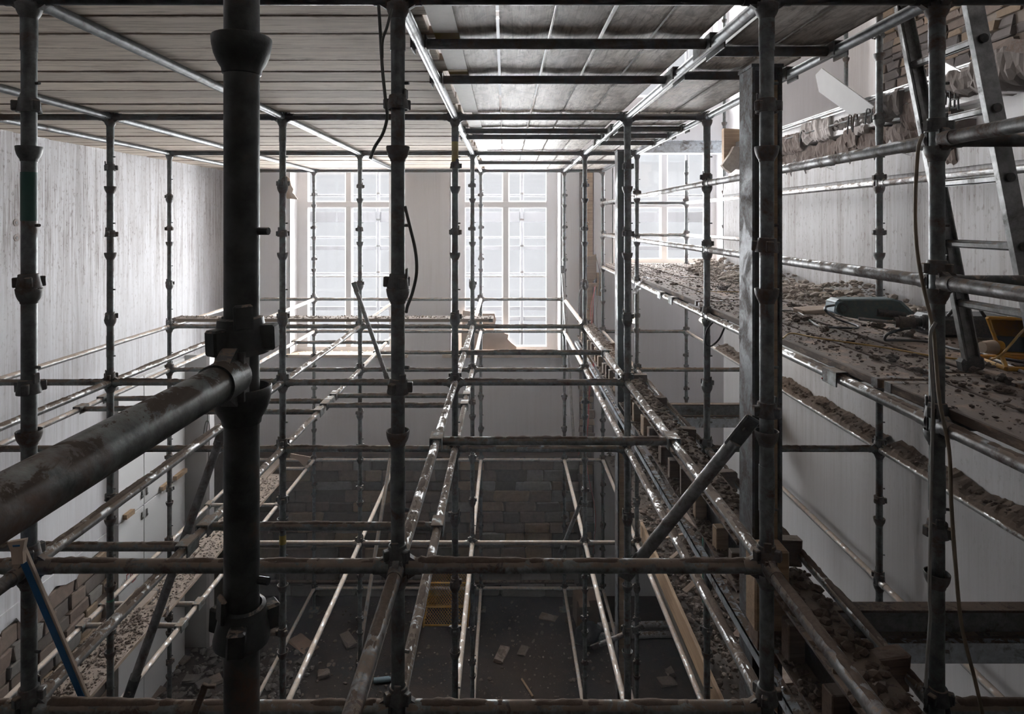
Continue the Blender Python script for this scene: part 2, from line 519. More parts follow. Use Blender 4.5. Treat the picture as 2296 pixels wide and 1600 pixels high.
# polythene
m, nt, bs, N, L = mat_new('polythene')
bs.inputs['Base Color'].default_value = (.75, .77, .8, 1); bs.inputs['Roughness'].default_value = .25; bs.inputs['Alpha'].default_value = .55
M['poly'] = m
m, nt, bs, N, L = mat_new('bulb')
bs.inputs['Emission Color'].default_value = (1, .82, .6, 1); bs.inputs['Emission Strength'].default_value = 25
M['bulb'] = m
M['outside'] = plain('weathered_outside_tube', (.17, .17, .18), .6, .05, 5, bumps=0)

STREET = plain('low_bounce_street', (.05, .045, .04), .95, .4, 8)  # kept very dark so the sunlit outside throws little light back
# ------------------------------------------------------------------ dusty air of the room
def haze(density):
    m = bpy.data.materials.new('dusty_air'); m.use_nodes = True
    nt = m.node_tree; nt.nodes.clear()
    out = nt.nodes.new('ShaderNodeOutputMaterial'); v = nt.nodes.new('ShaderNodeVolumeScatter')
    v.inputs['Density'].default_value = density; v.inputs['Anisotropy'].default_value = .55
    v.inputs['Color'].default_value = (.95, .97, 1, 1)
    nt.links.new(v.outputs[0], out.inputs['Volume'])
    return m


# ------------------------------------------------------------------ the room shell
XL, YW = -4.55, 10.05          # left wall face, window wall face
XR, YP = 2.95, 8.40            # right wall face, its end at the window recess
XU = 4.6                       # upper storey right wall
ZC = Z(4.6)
YB = -3.5

fb = MB(); fb.b2((XL - .4, YB - .3, -.2), (XU + .4, YW + .4, 0))
floor = tag(fb.build('floor', M['floor']), kind='structure')
cb = MB(); cb.b2((XL - .4, YB - .3, ZC), (XU + .4, YW + .4, ZC + .2))
tag(cb.build('ceiling', M['ceil']), kind='structure')

WX = (-2.59, .01, 2.63)
ZB = (-2.15, -2.15, -.70)
OPEN = [(x - .885, x + .885, Z(b - .01), Z(1.25)) for x, b in zip(WX, ZB)] + [(x - .8, x + .8, Z(2.0), Z(4.3)) for x in WX]


def wall_with_holes(y0, y1, x0, x1, z0, z1, holes):
    xs = sorted({x0, x1} | {h[0] for h in holes} | {h[1] for h in holes})
    zs = sorted({z0, z1} | {h[2] for h in holes} | {h[3] for h in holes})
    xs = [x for x in xs if x0 <= x <= x1]; zs = [z for z in zs if z0 <= z <= z1]
    mb = MB()
    for a, b in zip(xs, xs[1:]):
        run = None
        for c, d in zip(zs, zs[1:]):
            hit = any(h[0] <= (a + b) / 2 <= h[1] and h[2] <= (c + d) / 2 <= h[3] for h in holes)
            if not hit:
                if run is None: run = [c, d]
                else: run[1] = d
            if hit and run: mb.b2((a, y0, run[0]), (b, y1, run[1])); run = None
        if run: mb.b2((a, y0, run[0]), (b, y1, run[1]))
    return mb


q = MB()
q = wall_with_holes(YW + .42, YW + .50, XL - .6, XU + .6, -1.0, ZC + 1, OPEN); tag(q.build('added_outer_skin', STREET), kind='structure')  # unseen dark skin added so the facade bounces no glare onto outside rails
ZF = Z(-3.70)                  # level of the floor that was taken out
wb = wall_with_holes(YW, YW + .42, XL - .4, XU + .4, ZF, ZC, OPEN)
wall_back = tag(wb.build('wall_back', M['wall_back']), kind='structure')
# plaster below the old floor, right of the scar
q = MB(); q.b2((1.43, YW, 0), (XU + .4, YW + .42, ZF))
q.build('plaster_panel', M['wall_back'], wall_back)
# coarse stone below the old floor
q = MB(); q.b2((XL - .4, YW + .045, 0), (1.43, YW + .42, ZF))
q.build('mortar_bed', M['mortar'], wall_back)


def stone_variants(n, base, mats, jit):
    """shared meshes of unit stones, each in every material"""
    res = []
    rr = random.Random(3)
    for i in range(n):
        for mt in mats:
            mb = MB(); mb.bbox((0, 0, 0), base, .07 * min(base), None, jit, rr)
            me = mb.mesh('stone'); me.materials.append(mt)
            res.append(me)
    return res


SV = stone_variants(3, (1, 1, 1), STONES, .045)
SW = stone_variants(3, (1, 1, 1), WALLSTONES, .045)
BV = stone_variants(4, (1, 1, 1), BRICKS, .09)


def lay(parent, u0, u1, z0, z1, plane, depth, uw, hh, sets, name='stone', proud=.03, skip=.03, rr=None, gap=.012):
    """courses of stones; plane('y', y) faces -y, plane('x', x, sgn) faces +-x"""
    rr = rr or R
    z = z0; n = 0
    while z < z1 - .04:
        h = min(rr.uniform(*hh), z1 - z)
        if z1 - z - h < .05: h = z1 - z
        u = u0 - rr.uniform(0, uw[0])
        while u < u1:
            wdt = rr.uniform(*uw)
            a, b = max(u, u0), min(u + wdt, u1)
            u += wdt
            if b - a < .05 or rr.random() < skip: continue
            s_ = sets(z) if callable(sets) else sets
            me = rr.choice(s_)
            p = rr.uniform(0, proud)
            o = bpy.data.objects.new(name, me); COL.objects.link(o); o.parent = parent
            cu = (a + b) / 2; cz = z + h / 2
            sc_u = b - a - gap; sc_z = h - gap
            if plane[0] == 'y':
                o.location = (cu, plane[1] + depth / 2 - p, cz); o.scale = (sc_u, depth, sc_z)
                o.rotation_euler = (rr.uniform(-.02, .02), rr.uniform(-.02, .02), 0)
            else:
                o.location = (plane[1] + plane[2] * (p - depth / 2), cu, cz); o.scale = (depth, sc_u, sc_z)
                o.rotation_euler = (rr.uniform(-.02, .02), 0, 0)
            n += 1
        z += h
    return n


ns = lay(wall_back, -4.5, 1.2, .42, ZF - .05, ('y', YW + .03), .12, (.26, .62), (.14, .24), SV, proud=.05)
ns += lay(wall_back, -4.5, 1.2, .0, .42, ('y', YW), .14, (.4, .75), (.18, .25), SW, proud=.04)

# left wall
q = MB(); q.b2((XL - .4, YB, ZF), (XL, YW, ZC)); wall_left = tag(q.build('wall_left', M['wall_left']), kind='structure')
q = MB(); q.b2((XL - .4, YB, 0), (XL - .02, YW, ZF)); q.build('mortar_bed', M['mortar'], wall_left)
nl = lay(wall_left, 4.6, 7.15, 0, ZF - .02, ('x', XL, 1), .12, (.18, .42), (.10, .19), SV, proud=.035)
# torn lower edge of plaster on the left wall: thin rough lip
rr = random.Random(5)
poly = [(4.3, ZF + .15)]
y = 4.3
while y < 7.15:
    poly.append((y, ZF - rr.uniform(-.05, .10))); y += rr.uniform(.05, .16)
poly.append((7.15, ZF + .15))
q = MB(); q.prism(poly, XL - .03, XL + .012, 'x'); q.build('plaster_edge', M['wall_left'], wall_left)
# drilled holes with pale rims
for (px, py) in ((36, 499), (37, 533)):
    D = -XL * F / (CX - px)
    p = P(px, py, D)
    q = MB(); q.tube((XL - .01, p.y, p.z), (XL + .004, p.y, p.z), .034, 14); q.build('patched_hole', M['concrete_pale'], wall_left)
    q = MB(); q.tube((XL, p.y, p.z), (XL + .006, p.y, p.z), .014, 12); q.build('drill_hole', M['black_plastic'], wall_left)

# rear wall behind the camera
q = MB(); q.b2((XL - .4, YB - .3, 0), (XU + .4, YB, ZC)); tag(q.build('wall_rear', M['joist_dark']), kind='structure')

# right wall: lower storey, recess by the windows, slab edge, upper storey
q = MB()
q.b2((XR, YB, 0), (XU + .4, YP, Z(.50)))
wall_right = tag(q.build('wall_right', M['wall_right']), kind='structure')
q = MB(); q.b2((3.60, YP, 0), (XU + .4, YW, ZC)); q.build('recess_wall', M['wall_back'], wall_right)
# ragged top edge of the plaster where the ring beam was broken out
rr = random.Random(11)
poly = [(.5, Z(.35))]
edge = []
y = .5
while y < YP:
    edge.append((y, Z(.50) + rr.uniform(-.05, .13))); y += rr.uniform(.04, .13)
poly += edge + [(YP, Z(.35))]
q = MB(); q.prism(poly, XR - .012, XR + .05, 'x'); q.build('torn_plaster', M['wall_right'], wall_right)
q = MB(); q.b2((XR + .10, YB, Z(.48)), (XU + .4, YP, Z(.76))); q.build('ledge_core', M['upper'], wall_right)
q = MB(); q.b2((XR - .01, YB, Z(.76)), (XU + .4, YP, Z(.985))); q.build('slab_edge', M['upper'], wall_right)
q = MB(); q.b2((XU, YB, Z(.985)), (XU + .4, YW, ZC)); wu = q.build('upper_wall', M['upper'], wall_right)
nb = lay(wall_right, 4.9, 7.52, Z(1.0), Z(2.55), ('x', XU - .03, -1), .10, (.16, .30), (.07, .11), BV, name='brick', proud=.05, skip=.05)
q = MB(); q.b2((XU - .025, 4.7, Z(.985)), (XU + .02, 7.53, Z(2.6))); q.build('mortar_bed', M['mortar'], wall_right)
# metal bead along the slab edge
q = MB(); q.b2((XR - .03, .5, Z(.985)), (XR + .03, YP, Z(1.0))); q.b2((XR - .03, .5, Z(.945)), (XR - .022, YP, Z(.99)))
q.build('edge_bead', M['galv_strip'], wall_right)

# lumps of the broken ring beam, each its own piece
def lump(y0, y1, z0, z1, mat, name='beam_remnant', x0=XR - .05, x1=XR + .15, jit=.02, parent=wall_right, zj=.022):
    """a broken stretch of concrete: cross section swept along the wall and eaten by noise"""
    from mathutils import noise
    mb = MB(); n = max(6, int((y1 - y0) / .022)); sd = y0 * 7.3
    sec = [(1, 0), (.35, 0), (.12, .03), (0, .18), (0, .4), (0, .62), (.02, .84), (.10, .98), (.4, 1), (1, 1)]
    k = len(sec); vs_ = []
    for i in range(n + 1):
        y = y0 + (y1 - y0) * i / n
        e = 1.0
        for j, (u, v) in enumerate(sec):
            p = Vector((u * .3 + sd, y * 9, v * 3))
            d = noise.fractal(p, 1.0, 2.0, 3) * jit
            d2 = noise.fractal(p * 3.1, .8, 2.0, 3) * jit * .6
            x = x0 + (x1 - x0) * u - (d + d2 if u < .9 else 0) + (noise.noise(Vector((y * 4, sd, 3))) * .02 if u < .9 else 0)
            z = z0 + (z1 - z0) * v + (d2 * 1.3 + noise.noise(Vector((sd, y * 8, v))) * zj + noise.noise(Vector((sd, y * 27, v))) * zj * .5) * (1.4 if v < .3 else .6)
            yy = y + (noise.noise(Vector((sd, z * 9, u))) * .035 if i in (0, n) else 0)
            vs_.append((x, yy, z))
    fs = []
    for i in range(n):
        for j in range(k):
            a = i * k + j; b = i * k + (j + 1) % k
            fs.append((a, a + k, b + k, b))
    fs += [tuple(range(k)), tuple(range(n * k, n * k + k))[::-1]]
    mb.add(vs_, fs)
    return mb.build(name, mat, parent)


def wy(px, X=XR): return X * F / (px - CX)          # depth on the right wall under a pixel column
def wz(py, px, X=XR): return H0 + (CY - py) * wy(px, X) / F


lump(wy(2130), wy(1757), Z(.55), Z(.74), M['brick_core'], 'exposed_core', XR - .012, XR + .12, .012, wall_right, .06)
lump(wy(1808), wy(1757), wz(352, 1757), wz(300, 1780), M['brick_core'])
lump(wy(1870), wy(1806), wz(318, 1840), wz(262, 1840), M['concrete_pale'])
lump(wy(1962), wy(1868), wz(290, 1910), wz(258, 1910), M['concrete'], x0=XR - .02)
lump(wy(1925), wy(1893), wz(336, 1910), wz(285, 1910), M['brick_core'], x0=XR - .02)
lump(wy(1950), wy(1928), wz(300, 1940), wz(280, 1940), M['concrete_pale'])
lump(wy(2035), wy(1990), wz(265, 2012), wz(206, 2012), M['concrete'], x0=XR - .10)
lump(wy(2085), wy(2030), wz(290, 2060), wz(198, 2060), M['brick_core'], x0=XR - .05)
lump(wy(2225), wy(2153), wz(214, 2190), wz(150, 2190), M['concrete'], x0=XR - .12)
lump(wy(2420), wy(2215), wz(205, 2260), wz(115, 2260), M['concrete'], x0=XR - .13)
lump(wy(2150), wy(2125), wz(385, 2140), wz(270, 2140), M['brick_core'], x0=XR - .02)
# exposed reinforcement
for (px0, py0, px1, py1, py2) in ((1900, 300, 1909, 258, 292), (1912, 296, 1922, 256, 268), (1940, 278, 1950, 244, 252), (1953, 275, 1963, 242, 250), (1794, 318, 1802, 292, 296), (2120, 235, 2130, 205, 240), (2140, 240, 2150, 180, 190), (2128, 250, 2148, 222, 246)):
    X_ = XR - .10; D0 = wy(px0, X_); D1 = wy(px1, X_)
    pts = [P(px0, py0, D0), P(px0 + 1, (py0 + py1) / 2, D0), P(px0 + 3, py1 + 3, D0), P((px0 + px1) / 2, py1, (D0 + D1) / 2), P(px1, py1 + 1, D1), P(px1 + 1, py2, D1)]
    q = MB(); q.path(pts, .006, 6); q.build('rebar_link', M['rebar'], wall_right, True)
for (dz, dx) in ((.0, .0), (-.10, .03)):
    q = MB(); q.tube((XR - .07 + dx, wy(2160), wz(240, 1925) + dz), (XR - .07 + dx, wy(1765), wz(240, 1925) + dz), .008, 8)
    q.build('rebar', M['rebar'], wall_right, True)

# ---- windows
def window(n, cx, z0, z1, full=True):
    root = tag(empty('window_%d' % n, (cx, YW + .28, z0)), kind='structure')
    hw = .80; g = .672; top = z1 - z0
    f_ = MB()
    for sg in (-1, 1): f_.b2((sg * (g + .0), -.05, .03), (sg * (hw + .09), .06, top))
    f_.b2((-hw - .09, -.05, top - .12), (hw + .09, .06, top)); f_.b2((-hw - .09, -.06, .0), (hw + .09, .07, .085))
    f_.build('window_frame', M['white_paint'], root)
    q = MB(); q.bbox((0, 0, top / 2), (.125, .10, top - .1), .02); q.build('mullion', M['white_paint'], root)
    zt = (Z(.28) - z0) if full else top * .62
    q = MB(); q.bbox((0, -.005, zt), (2 * g + .04, .10, .12), .02); q.build('transom_bar', M['white_paint'], root)
    levels = [.085, zt - .06, zt + .06, top - .12]
    if full == 2: cells = [(.085, zt - .06), (zt + .06, top - .12)]
    elif full:
        zb = Z(-.915) - z0
        for sg in (-1, 1):
            q = MB(); q.bbox((sg * (g / 2 + .03), 0, zb), (g - .06, .05, .026), .006); q.build('glazing_bar', M['white_paint'], root)
        cells = [(.085, zb - .013), (zb + .013, zt - .06), (zt + .06, top - .12)]
    else:
        cells = [(.085, zt - .06), (zt + .06, top - .12)]
    for sg in (-1, 1):
        for (a, b) in cells:
            q = MB(); q.box((sg * (g / 2 + .03), .01, (a + b) / 2), (g - .05, .006, b - a)); q.build('pane', M['glass'], root)
    if full:
        q = MB(); q.b2((-1.02, -.36, -.035), (1.02, -.05, .012)); q.build('window_sill', M['cream_edge'], root)
        # splayed reveals of pale plaster
        for sg in (-1, 1):
            q = MB(); q.prism([(sg * .885, -.28), (sg * .845, -.05), (sg * .90, -.05), (sg * .90, -.28)], .02, top, 'z')
            q.build('reveal', M['wall_back'], root)
    return root


for i, x in enumerate(WX):
    window(i + 1, x, Z(ZB[i]), Z(1.24), 1 if i < 2 else 2)
    window(i + 4, x, Z(2.0), Z(4.3), False)  # unseen upper windows, added to let daylight in above the deck

# debris on the window sills
for i, x in enumerate(WX[:2]):
    q = MB(); rr = random.Random(20 + i)
    for k in range(130):
        q.rock((x + rr.uniform(-.75, .75), YW + rr.uniform(-.05, .18), Z(-2.128) + rr.uniform(0, .008)), rr.uniform(.006, .022), rr, .4)
    tag(q.build('plaster_crumbs', M['cream_edge']), 'crumbs of pale plaster lying on the %s window sill' % ('left' if i == 0 else 'middle'), 'debris', kind='stuff')

# ---- scar of a demolished partition between the middle and right window
q = MB(); rr = random.Random(4)
scar = tag(empty('trim_1', (0, 0, 0)), kind='structure')
q.b2((1.20, YW - .015, .0), (1.43, YW + .02, Z(1.1))); q.build('raw_strip', M['brick_core'], scar)
z = 0.0; k = 0
while z < Z(-1.9):
    h = rr.uniform(.09, .16); wd = rr.uniform(.15, .24)
    o = link('brick', rr.choice(SV), scar, (1.315 + rr.uniform(-.02, .02), YW - .01, z + h / 2)); o.scale = (wd, .06, h - .014)
    z += h
q = MB(); q.b2((1.275, YW - .07, Z(-2.6)), (1.405, YW - .016, Z(.78))); q.build('timber_stud', M['timber'], scar)

# ---- white boarding in the lower left corner
lb = tag(empty('trim_2', (0, 0, 0)), kind='structure')
XCB = XL + .10
def dl(px, X=XCB): return X * F / (px - CX)
d0, d1, d2 = dl(265), dl(323), dl(415)
zs_ = Z(-3.49)
for (a, b) in ((d0, d1), (d1, d2)):
    for (c, d) in ((.0, zs_), (zs_, Z(-1.9))):
        q = MB(); q.bbox((XL + .05, (a + b) / 2, (c + d) / 2), (.10, b - a - .012, d - c - .012), .004); q.build('panel', M['white_panel'], lb)
q = MB(); q.b2((XL, 8.84, 0), (-4.236, 8.94, Z(-1.9))); q.build('return_panel', M['white_panel'], lb)
q = MB(); q.b2((-4.236, 8.82, 0), (-4.19, 8.96, Z(-1.9))); q.build('corner_post', M['white_paint'], lb)
for (pa, pb) in ((275, 293), (357, 378), (388, 412)):
    a, b = dl(pa), dl(pb)
    q = MB(); q.b2((XCB, a, zs_ + .02), (XCB + .05, b, zs_ + .075)); q.build('batten', M['timber'], lb)
for dy in (-.05, .05):
    for dz in (-.16, .10):
        q = MB(); q.b2((XCB, d1 + dy - .012, zs_ + dz), (XCB + .012, d1 + dy + .012, zs_ + dz + .09)); q.tube((XCB + .012, d1 + dy, zs_ + dz + .02), (XCB + .02, d1 + dy, zs_ + dz + .02), .012, 8)
        q.build('hinge', M['alu'], lb)
# red and grey scrawl on the lower panel
def wallmark(cx_px, cy_px, kind, mat):
    D = dl(cx_px); p = P(cx_px, cy_px, D); mb = MB(); s_ = .085
    if kind == 'O':
        for (a, b, c, d) in ((-.5, .5, -.5, -.38), (-.5, .5, .38, .5), (-.5, -.38, -.5, .5), (.38, .5, -.5, .5)):
            mb.b2((XCB + .001, p.y + a * s_, p.z + c * s_ * 1.5), (XCB + .003, p.y + b * s_, p.z + d * s_ * 1.5))
    else:
        for k in range(5):
            mb.b2((XCB + .001, p.y + (k - 2) * s_ * .3, p.z - s_ * .6), (XCB + .003, p.y + (k - 2) * s_ * .3 + .006, p.z + s_ * (.2 + .12 * (k % 3))))
    mb.build('scrawl', mat, lb)
wallmark(288, 1296, 'O', M['red']); wallmark(300, 1290, 'O', M['red']); wallmark(278, 1306, 'x', M['cable_grey'])

# ------------------------------------------------------------------ scaffold
COLX = [-3.88, -2.978, -1.678, -.378, .922, 1.522, 2.822]
ROWY = [.893, 2.193, 4.693, 7.193, 9.693]
RT = .02415
COLN = ['uprights nearest the left wall', 'second line of uprights from left', 'third line of uprights from left', 'middle line of uprights', 'line left of the steel columns', 'line at the platform edge', 'line against the right wall']
COLS = ['left wall line', 'second line from left', 'third line from left', 'middle line', 'line left of the steel columns', 'platform edge line', 'right wall line']
ROWN = ['closest to the camera', 'in the front row', 'in the second row', 'in the third row', 'in the last row by the windows']
LVN = {.786: 'plank ceiling', .286: 'top guard rail', -.214: 'lower guard rail', -.714: 'right platform', -1.214: 'upper grid', -1.714: 'middle grid', -2.714: 'right wall', -3.714: 'low grid', -5.714: 'floor level grid'}

MESH = {}


def shared(key, fn, mat, smooth=True, ang=40):
    k = (key, mat)
    if k not in MESH:
        me = fn().mesh(key if isinstance(key, str) else key[0], smooth, ang)
        me.materials.append(M[mat])
        MESH[k] = me
    return MESH[k]


def tube_x(L, seg=18, swell=True):
    mb = MB(); mb.tube((.03, 0, 0), (L - .03, 0, 0), RT, seg)
    if swell:
        for (a, b) in ((.03, .085), (L - .085, L - .03)): mb.tube((a, 0, 0), (b, 0, 0), RT + .003, seg)
    return mb


def blade():
    mb = MB(); mb.prism([(.024, .030), (.040, .040), (.065, .024), (.075, 0), (.065, -.024), (.040, -.040), (.024, -.030)], -.011, .011, 'y')
    mb.prism([(.022, .034), (.040, .034), (.040, -.034), (.022, -.034)], -.020, .020, 'y')
    return mb


def crust(L, seed, amt):
    """lumpy ridge of dirt sitting on the tube's back"""
    rr = random.Random(seed); mb = MB(); n = max(8, int(L / .022)); k = 6
    vs_ = []; ph = rr.uniform(0, 50)
    for i in range(n + 1):
        x = .06 + (L - .12) * i / n
        e = noise.fractal(Vector((x * 3.0, ph, 0)), .9, 2, 4)
        hgt = max(-.005, (.001 + .010 * e * amt + rr.uniform(-.002, .003) * amt))
        if i in (0, n): hgt = -.006
        for j in range(k):
            t = math.radians(-52 + 104 * j / (k - 1))
            rad = RT - .002 + (hgt * math.cos(t * 1.45) + rr.uniform(-.001, .0025) if 0 < j < k - 1 else -.002)
            vs_.append((x, rad * math.sin(t), rad * math.cos(t)))
    fs = [(i * k + j, (i + 1) * k + j, (i + 1) * k + j + 1, i * k + j + 1) for i in range(n) for j in range(k - 1)]
    mb.add(vs_, fs)
    return mb


def ledger(p0, p1, label, mat, dust=0, group=None, name='ledger', seg=18, r_end=True, crust_mat='crust'):
    p0 = Vector(p0); p1 = Vector(p1); d = p1 - p0; L = round(d.length, 3)
    ez = math.atan2(d.y, d.x); ey = -math.asin(d.z / d.length)
    root = empty(name, p0, (0, ey, ez))
    tag(root, label, 'scaffold tube', group)
    link('tube', shared(('tube', L, seg), lambda: tube_x(L, seg), mat), root)
    if r_end:
        bm_ = shared('blade', blade, 'cup', False)
        link('end_blade', bm_, root); link('end_blade', bm_, root, (L, 0, 0), (0, 0, math.pi))
    if dust:
        v = R.randrange(3)
        o = link('dirt_crust', shared(('crust', L, v, dust), lambda: crust(L, v * 13 + int(L * 100), dust), crust_mat, True, 80), root)
        o['kind'] = 'stuff'
    return root


def tubecup():
    mb = MB(); mb.lathe([(.0235, -.054), (.0265, -.053), (.0275, -.046), (.0330, -.037), (.0375, -.026), (.0402, -.013), (.0412, -.002), (.0400, 0), (.0368, -.001), (.034, -.014), (.0235, -.020)], 24)
    return mb


def topcup():
    mb = MB(); mb.lathe([(.0255, .048), (.031, .046), (.034, .026), (.0385, .002), (.0385, -.004), (.034, -.004), (.0300, .018), (.0255, .024)], 24)
    for a in (20, 140, 260):
        rot = Matrix.Rotation(math.radians(a), 3, 'Z')
        mb.bbox(rot @ Vector((.040, 0, .018)), (.022, .024, .036), .003, rot)
    rot = Matrix.Rotation(math.radians(200), 3, 'Z')
    mb.bbox(rot @ Vector((.030, 0, .050)), (.008, .026, .036), .003, rot)
    return mb


def pole_mesh(z1, seg):
    mb = MB(); mb.tube((0, 0, .0), (0, 0, z1), RT, seg)
    # the stop pins welded above every node, and the spigot joints every two metres
    z = H0 + .786
    while z > .3:
        if z - .30 > .1: mb.tube((.022, 0, z - .30), (.040, -.004, z - .30), .0055, 8)
        z -= .5
    for zj in (Z(-1.02), Z(-3.02), Z(.60)):
        if zj < z1: mb.tube((0, 0, zj), (0, 0, zj + .16), RT + .0022, seg)
    return mb


NODES = [round(.786 - .5 * i, 3) for i in range(14)]
used = set()      # (col,row,level) where a ledger plugs in


def reg(c, r, lv): used.add((c, r, round(lv, 3)))


# which ledgers the photograph shows -------------------------------------------------
depth, cross = [], []     # (level, col, row0, row1) ; (level, row, col0, col1)
for c in range(6):
    for r in (1, 2, 3):
        if c == 0 and r == 1: continue
        depth.append((.786, c, r, r + 1))
depth.append((.786, 5, 0, 1))
for c in range(0, 5):
    for r in (1, 2, 3):
        depth.append((-1.214, c, r, r + 1)) if not (c == 0 and r == 1) else None
depth += [(-1.214, 2, 0, 1), (-1.214, 3, 0, 1), (-1.214, 4, 0, 1)]
for c in range(0, 7):
    for r in (1, 2, 3):
        if c == 0 and r == 1: continue
        depth.append((-1.714, c, r, r + 1))
depth += [(-2.714, 6, 1, 2), (-2.714, 6, 2, 3)]
for c in range(0, 6):
    for r in (2, 3): depth.append((-3.714, c, r, r + 1))
for c in range(1, 6): depth.append((-5.714, c, 3, 4))
for r in (0, 1, 2, 3): depth += [(.286, 5, r, r + 1), (-.214, 5, r, r + 1), (-.714, 5, r, r + 1)]
for r in (1, 2, 3): depth.append((.286, 6, r, r + 1))
depth.append((-.214, 6, 3, 4))
for r in (1, 2, 3): depth.append((-.714, 6, r, r + 1))
for c in (1, 2, 3, 4, 5): cross.append((.786, 1, c, c + 1))
for r in (2, 3, 4):
    for c in range(0, 5): cross.append((.786, r, c, c + 1))
for c in (1, 2, 3): cross.append((-1.214, 1, c, c + 1))
for r in (2, 3, 4):
    for c in range(0, 4): cross.append((-1.214, r, c, c + 1))
for c in (1, 2, 3, 5): cross.append((-1.714, 1, c, c + 1))
for r in (2, 3, 4):
    for c in range(0, 4): cross.append((-1.714, r, c, c + 1))
    cross.append((-1.714, r, 5, 6))
for c in range(1, 5): cross.append((-3.714, 3, c, c + 1))
for c in range(0, 5): cross.append((-3.714, 4, c, c + 1))
for c in range(1, 5): cross.append((-5.714, 4, c, c + 1))
for (lv, r) in ((.286, 4), (-.214, 4), (.286, 1), (-.214, 1), (-.714, 1), (-.714, 2), (-.714, 3), (-.714, 4)): cross.append((lv, r, 5, 6))

ROWB = ['nearest', 'front', 'second', 'third', 'last']
for (lv, c, r0, r1) in depth:
    y0 = ROWY[r0] if r0 else (-.4 if c in (5,) else .55)
    if lv == .786: mat, du = 'ledger_sky', 0
    elif lv > -.5: mat, du = 'rail', 0
    elif lv == -.714: mat, du = 'ledger', 1.0
    elif lv == -1.214: mat, du = ('ledger', .7)
    elif lv == -1.714: mat, du = ('ledger', .9 if c < 5 else 1.2)
    else: mat, du = ('ledger_light', 0)
    if c == 0 and lv < 0 or (r0 == 3 and lv < -.9): mat, du = 'ledger_light', 0
    if lv in (.286, -.214) and r0 < 2 or r0 == 0: mat = 'brace' if lv != .786 else mat
    span = 'from %s to %s row' % (ROWB[r0], ROWB[r1]) if r0 else 'coming from the front row towards the camera'
    lab = 'tube of the %s running along the %s, %s' % (LVN[lv], COLS[c], span if r0 else 'front row towards camera')
    if len(lab.split()) > 16: lab = '%s tube along the %s, %s' % (LVN[lv], COLS[c], span if r0 else 'front row towards camera')
    if len(lab.split()) > 16: lab = '%s tube, %s, %s' % (LVN[lv], COLS[c], ('%s to %s row' % (ROWB[r0], ROWB[r1])) if r0 else 'front row towards camera')
    ledger((COLX[c], y0, Z(lv)), (COLX[c], ROWY[r1], Z(lv)), lab, mat, du, 'ledgers running towards the windows')
    if r0: reg(c, r0, lv)
    reg(c, r1, lv)
UPN = ['left wall line', 'second line', 'third line', 'middle line', 'fifth line', 'platform edge line', 'right wall line']
for (lv, r, c0, c1) in cross:
    mat, du = ('cross_sky', 0) if lv > 0 else ('cross', 0.6)
    if lv < -1 and r in (1, 2): du = 1.3 if r == 1 and lv < -1.5 else 1.0
    if lv < -3: mat, du = 'ledger_light', 0
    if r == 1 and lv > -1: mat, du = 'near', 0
    lab = 'cross tube of the %s, %s row, %s to %s' % (LVN[lv], ROWB[r], UPN[c0], UPN[c1])
    if len(lab.split()) > 16: lab = '%s cross tube, %s row, %s to %s' % (LVN[lv], ROWB[r], UPN[c0], UPN[c1])
    ledger((COLX[c0], ROWY[r], Z(lv)), (COLX[c1], ROWY[r], Z(lv)), lab, mat, du, 'cross tubes between uprights', name='cross_tube')
    reg(c0, r, lv); reg(c1, r, lv)

# the thick near tube
ledger((COLX[3], ROWY[0], Z(-.214)), (COLX[3], .12, Z(-.214)), 'thick dark dented tube crossing the lower left foreground', 'near_tube', 0, seg=48)
reg(3, 0, -.214)

# uprights
posts = [(3, 0)] + [(c, 1) for c in (1, 2, 3, 4, 5, 6)] + [(c, 2) for c in range(7)] + [(c, 3) for c in range(7)] + [(c, 4) for c in range(7)]
for (c, r) in posts:
    seg = 56 if r == 0 else (32 if r == 1 else 20)
    top = .786 + .04
    if c == 6: top = 2.3 if r == 2 else .95
    if r == 0: top = 1.3
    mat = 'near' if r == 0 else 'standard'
    root = empty('upright', (COLX[c], ROWY[r], 0))
    lab = 'scaffold upright %s, %s' % (ROWN[r], COLN[c])
    if r == 0: lab = 'thick black scaffold upright nearest the camera'
    tag(root, lab, 'scaffold upright', 'scaffold uprights')
    link('pole', shared(('pole', top, seg), lambda: pole_mesh(Z(top), seg), mat), root)
    bp = MB(); bp.b2((-.075, -.075, 0), (.075, .075, .008)); 
    link('base_plate', shared('base_plate', lambda: bp, 'cup', False), root)
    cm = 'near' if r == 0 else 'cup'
    rr = random.Random(c * 31 + r * 7)
    tops = NODES if top < 1 else [2.286, 1.786, 1.286] + NODES
    for n_ in tops:
        if Z(n_) < .3: continue
        z = Z(n_)
        link('bottom_cup', shared('bottom_cup', tubecup, cm), root, (0, 0, z - .022), (0, 0, rr.uniform(0, 6)))
        if n_ == .786 and top < 1: continue
        if (c, r, n_) in used: dz = .030
        elif r == 0: dz = .118
        elif n_ == .286: dz = -.018 if (c, r) in ((2, 2), (0, 3)) else rr.uniform(.098, .115)
        elif n_ == -.214: dz = -.018 if (c, r) in ((2, 1), (3, 1)) else rr.uniform(.098, .115)
        elif n_ == -.714: dz = .03 if (c, r) == (4, 1) else (-.018 if r in (2, 3) else rr.uniform(.098, .115))
        else: dz = -.018 if rr.random() < .35 else rr.uniform(.095, .12)
        o = link('top_cup', shared('top_cup', topcup, cm), root, (0, 0, z + dz), (rr.uniform(-.05, .05), rr.uniform(-.05, .05), rr.uniform(0, 6)))

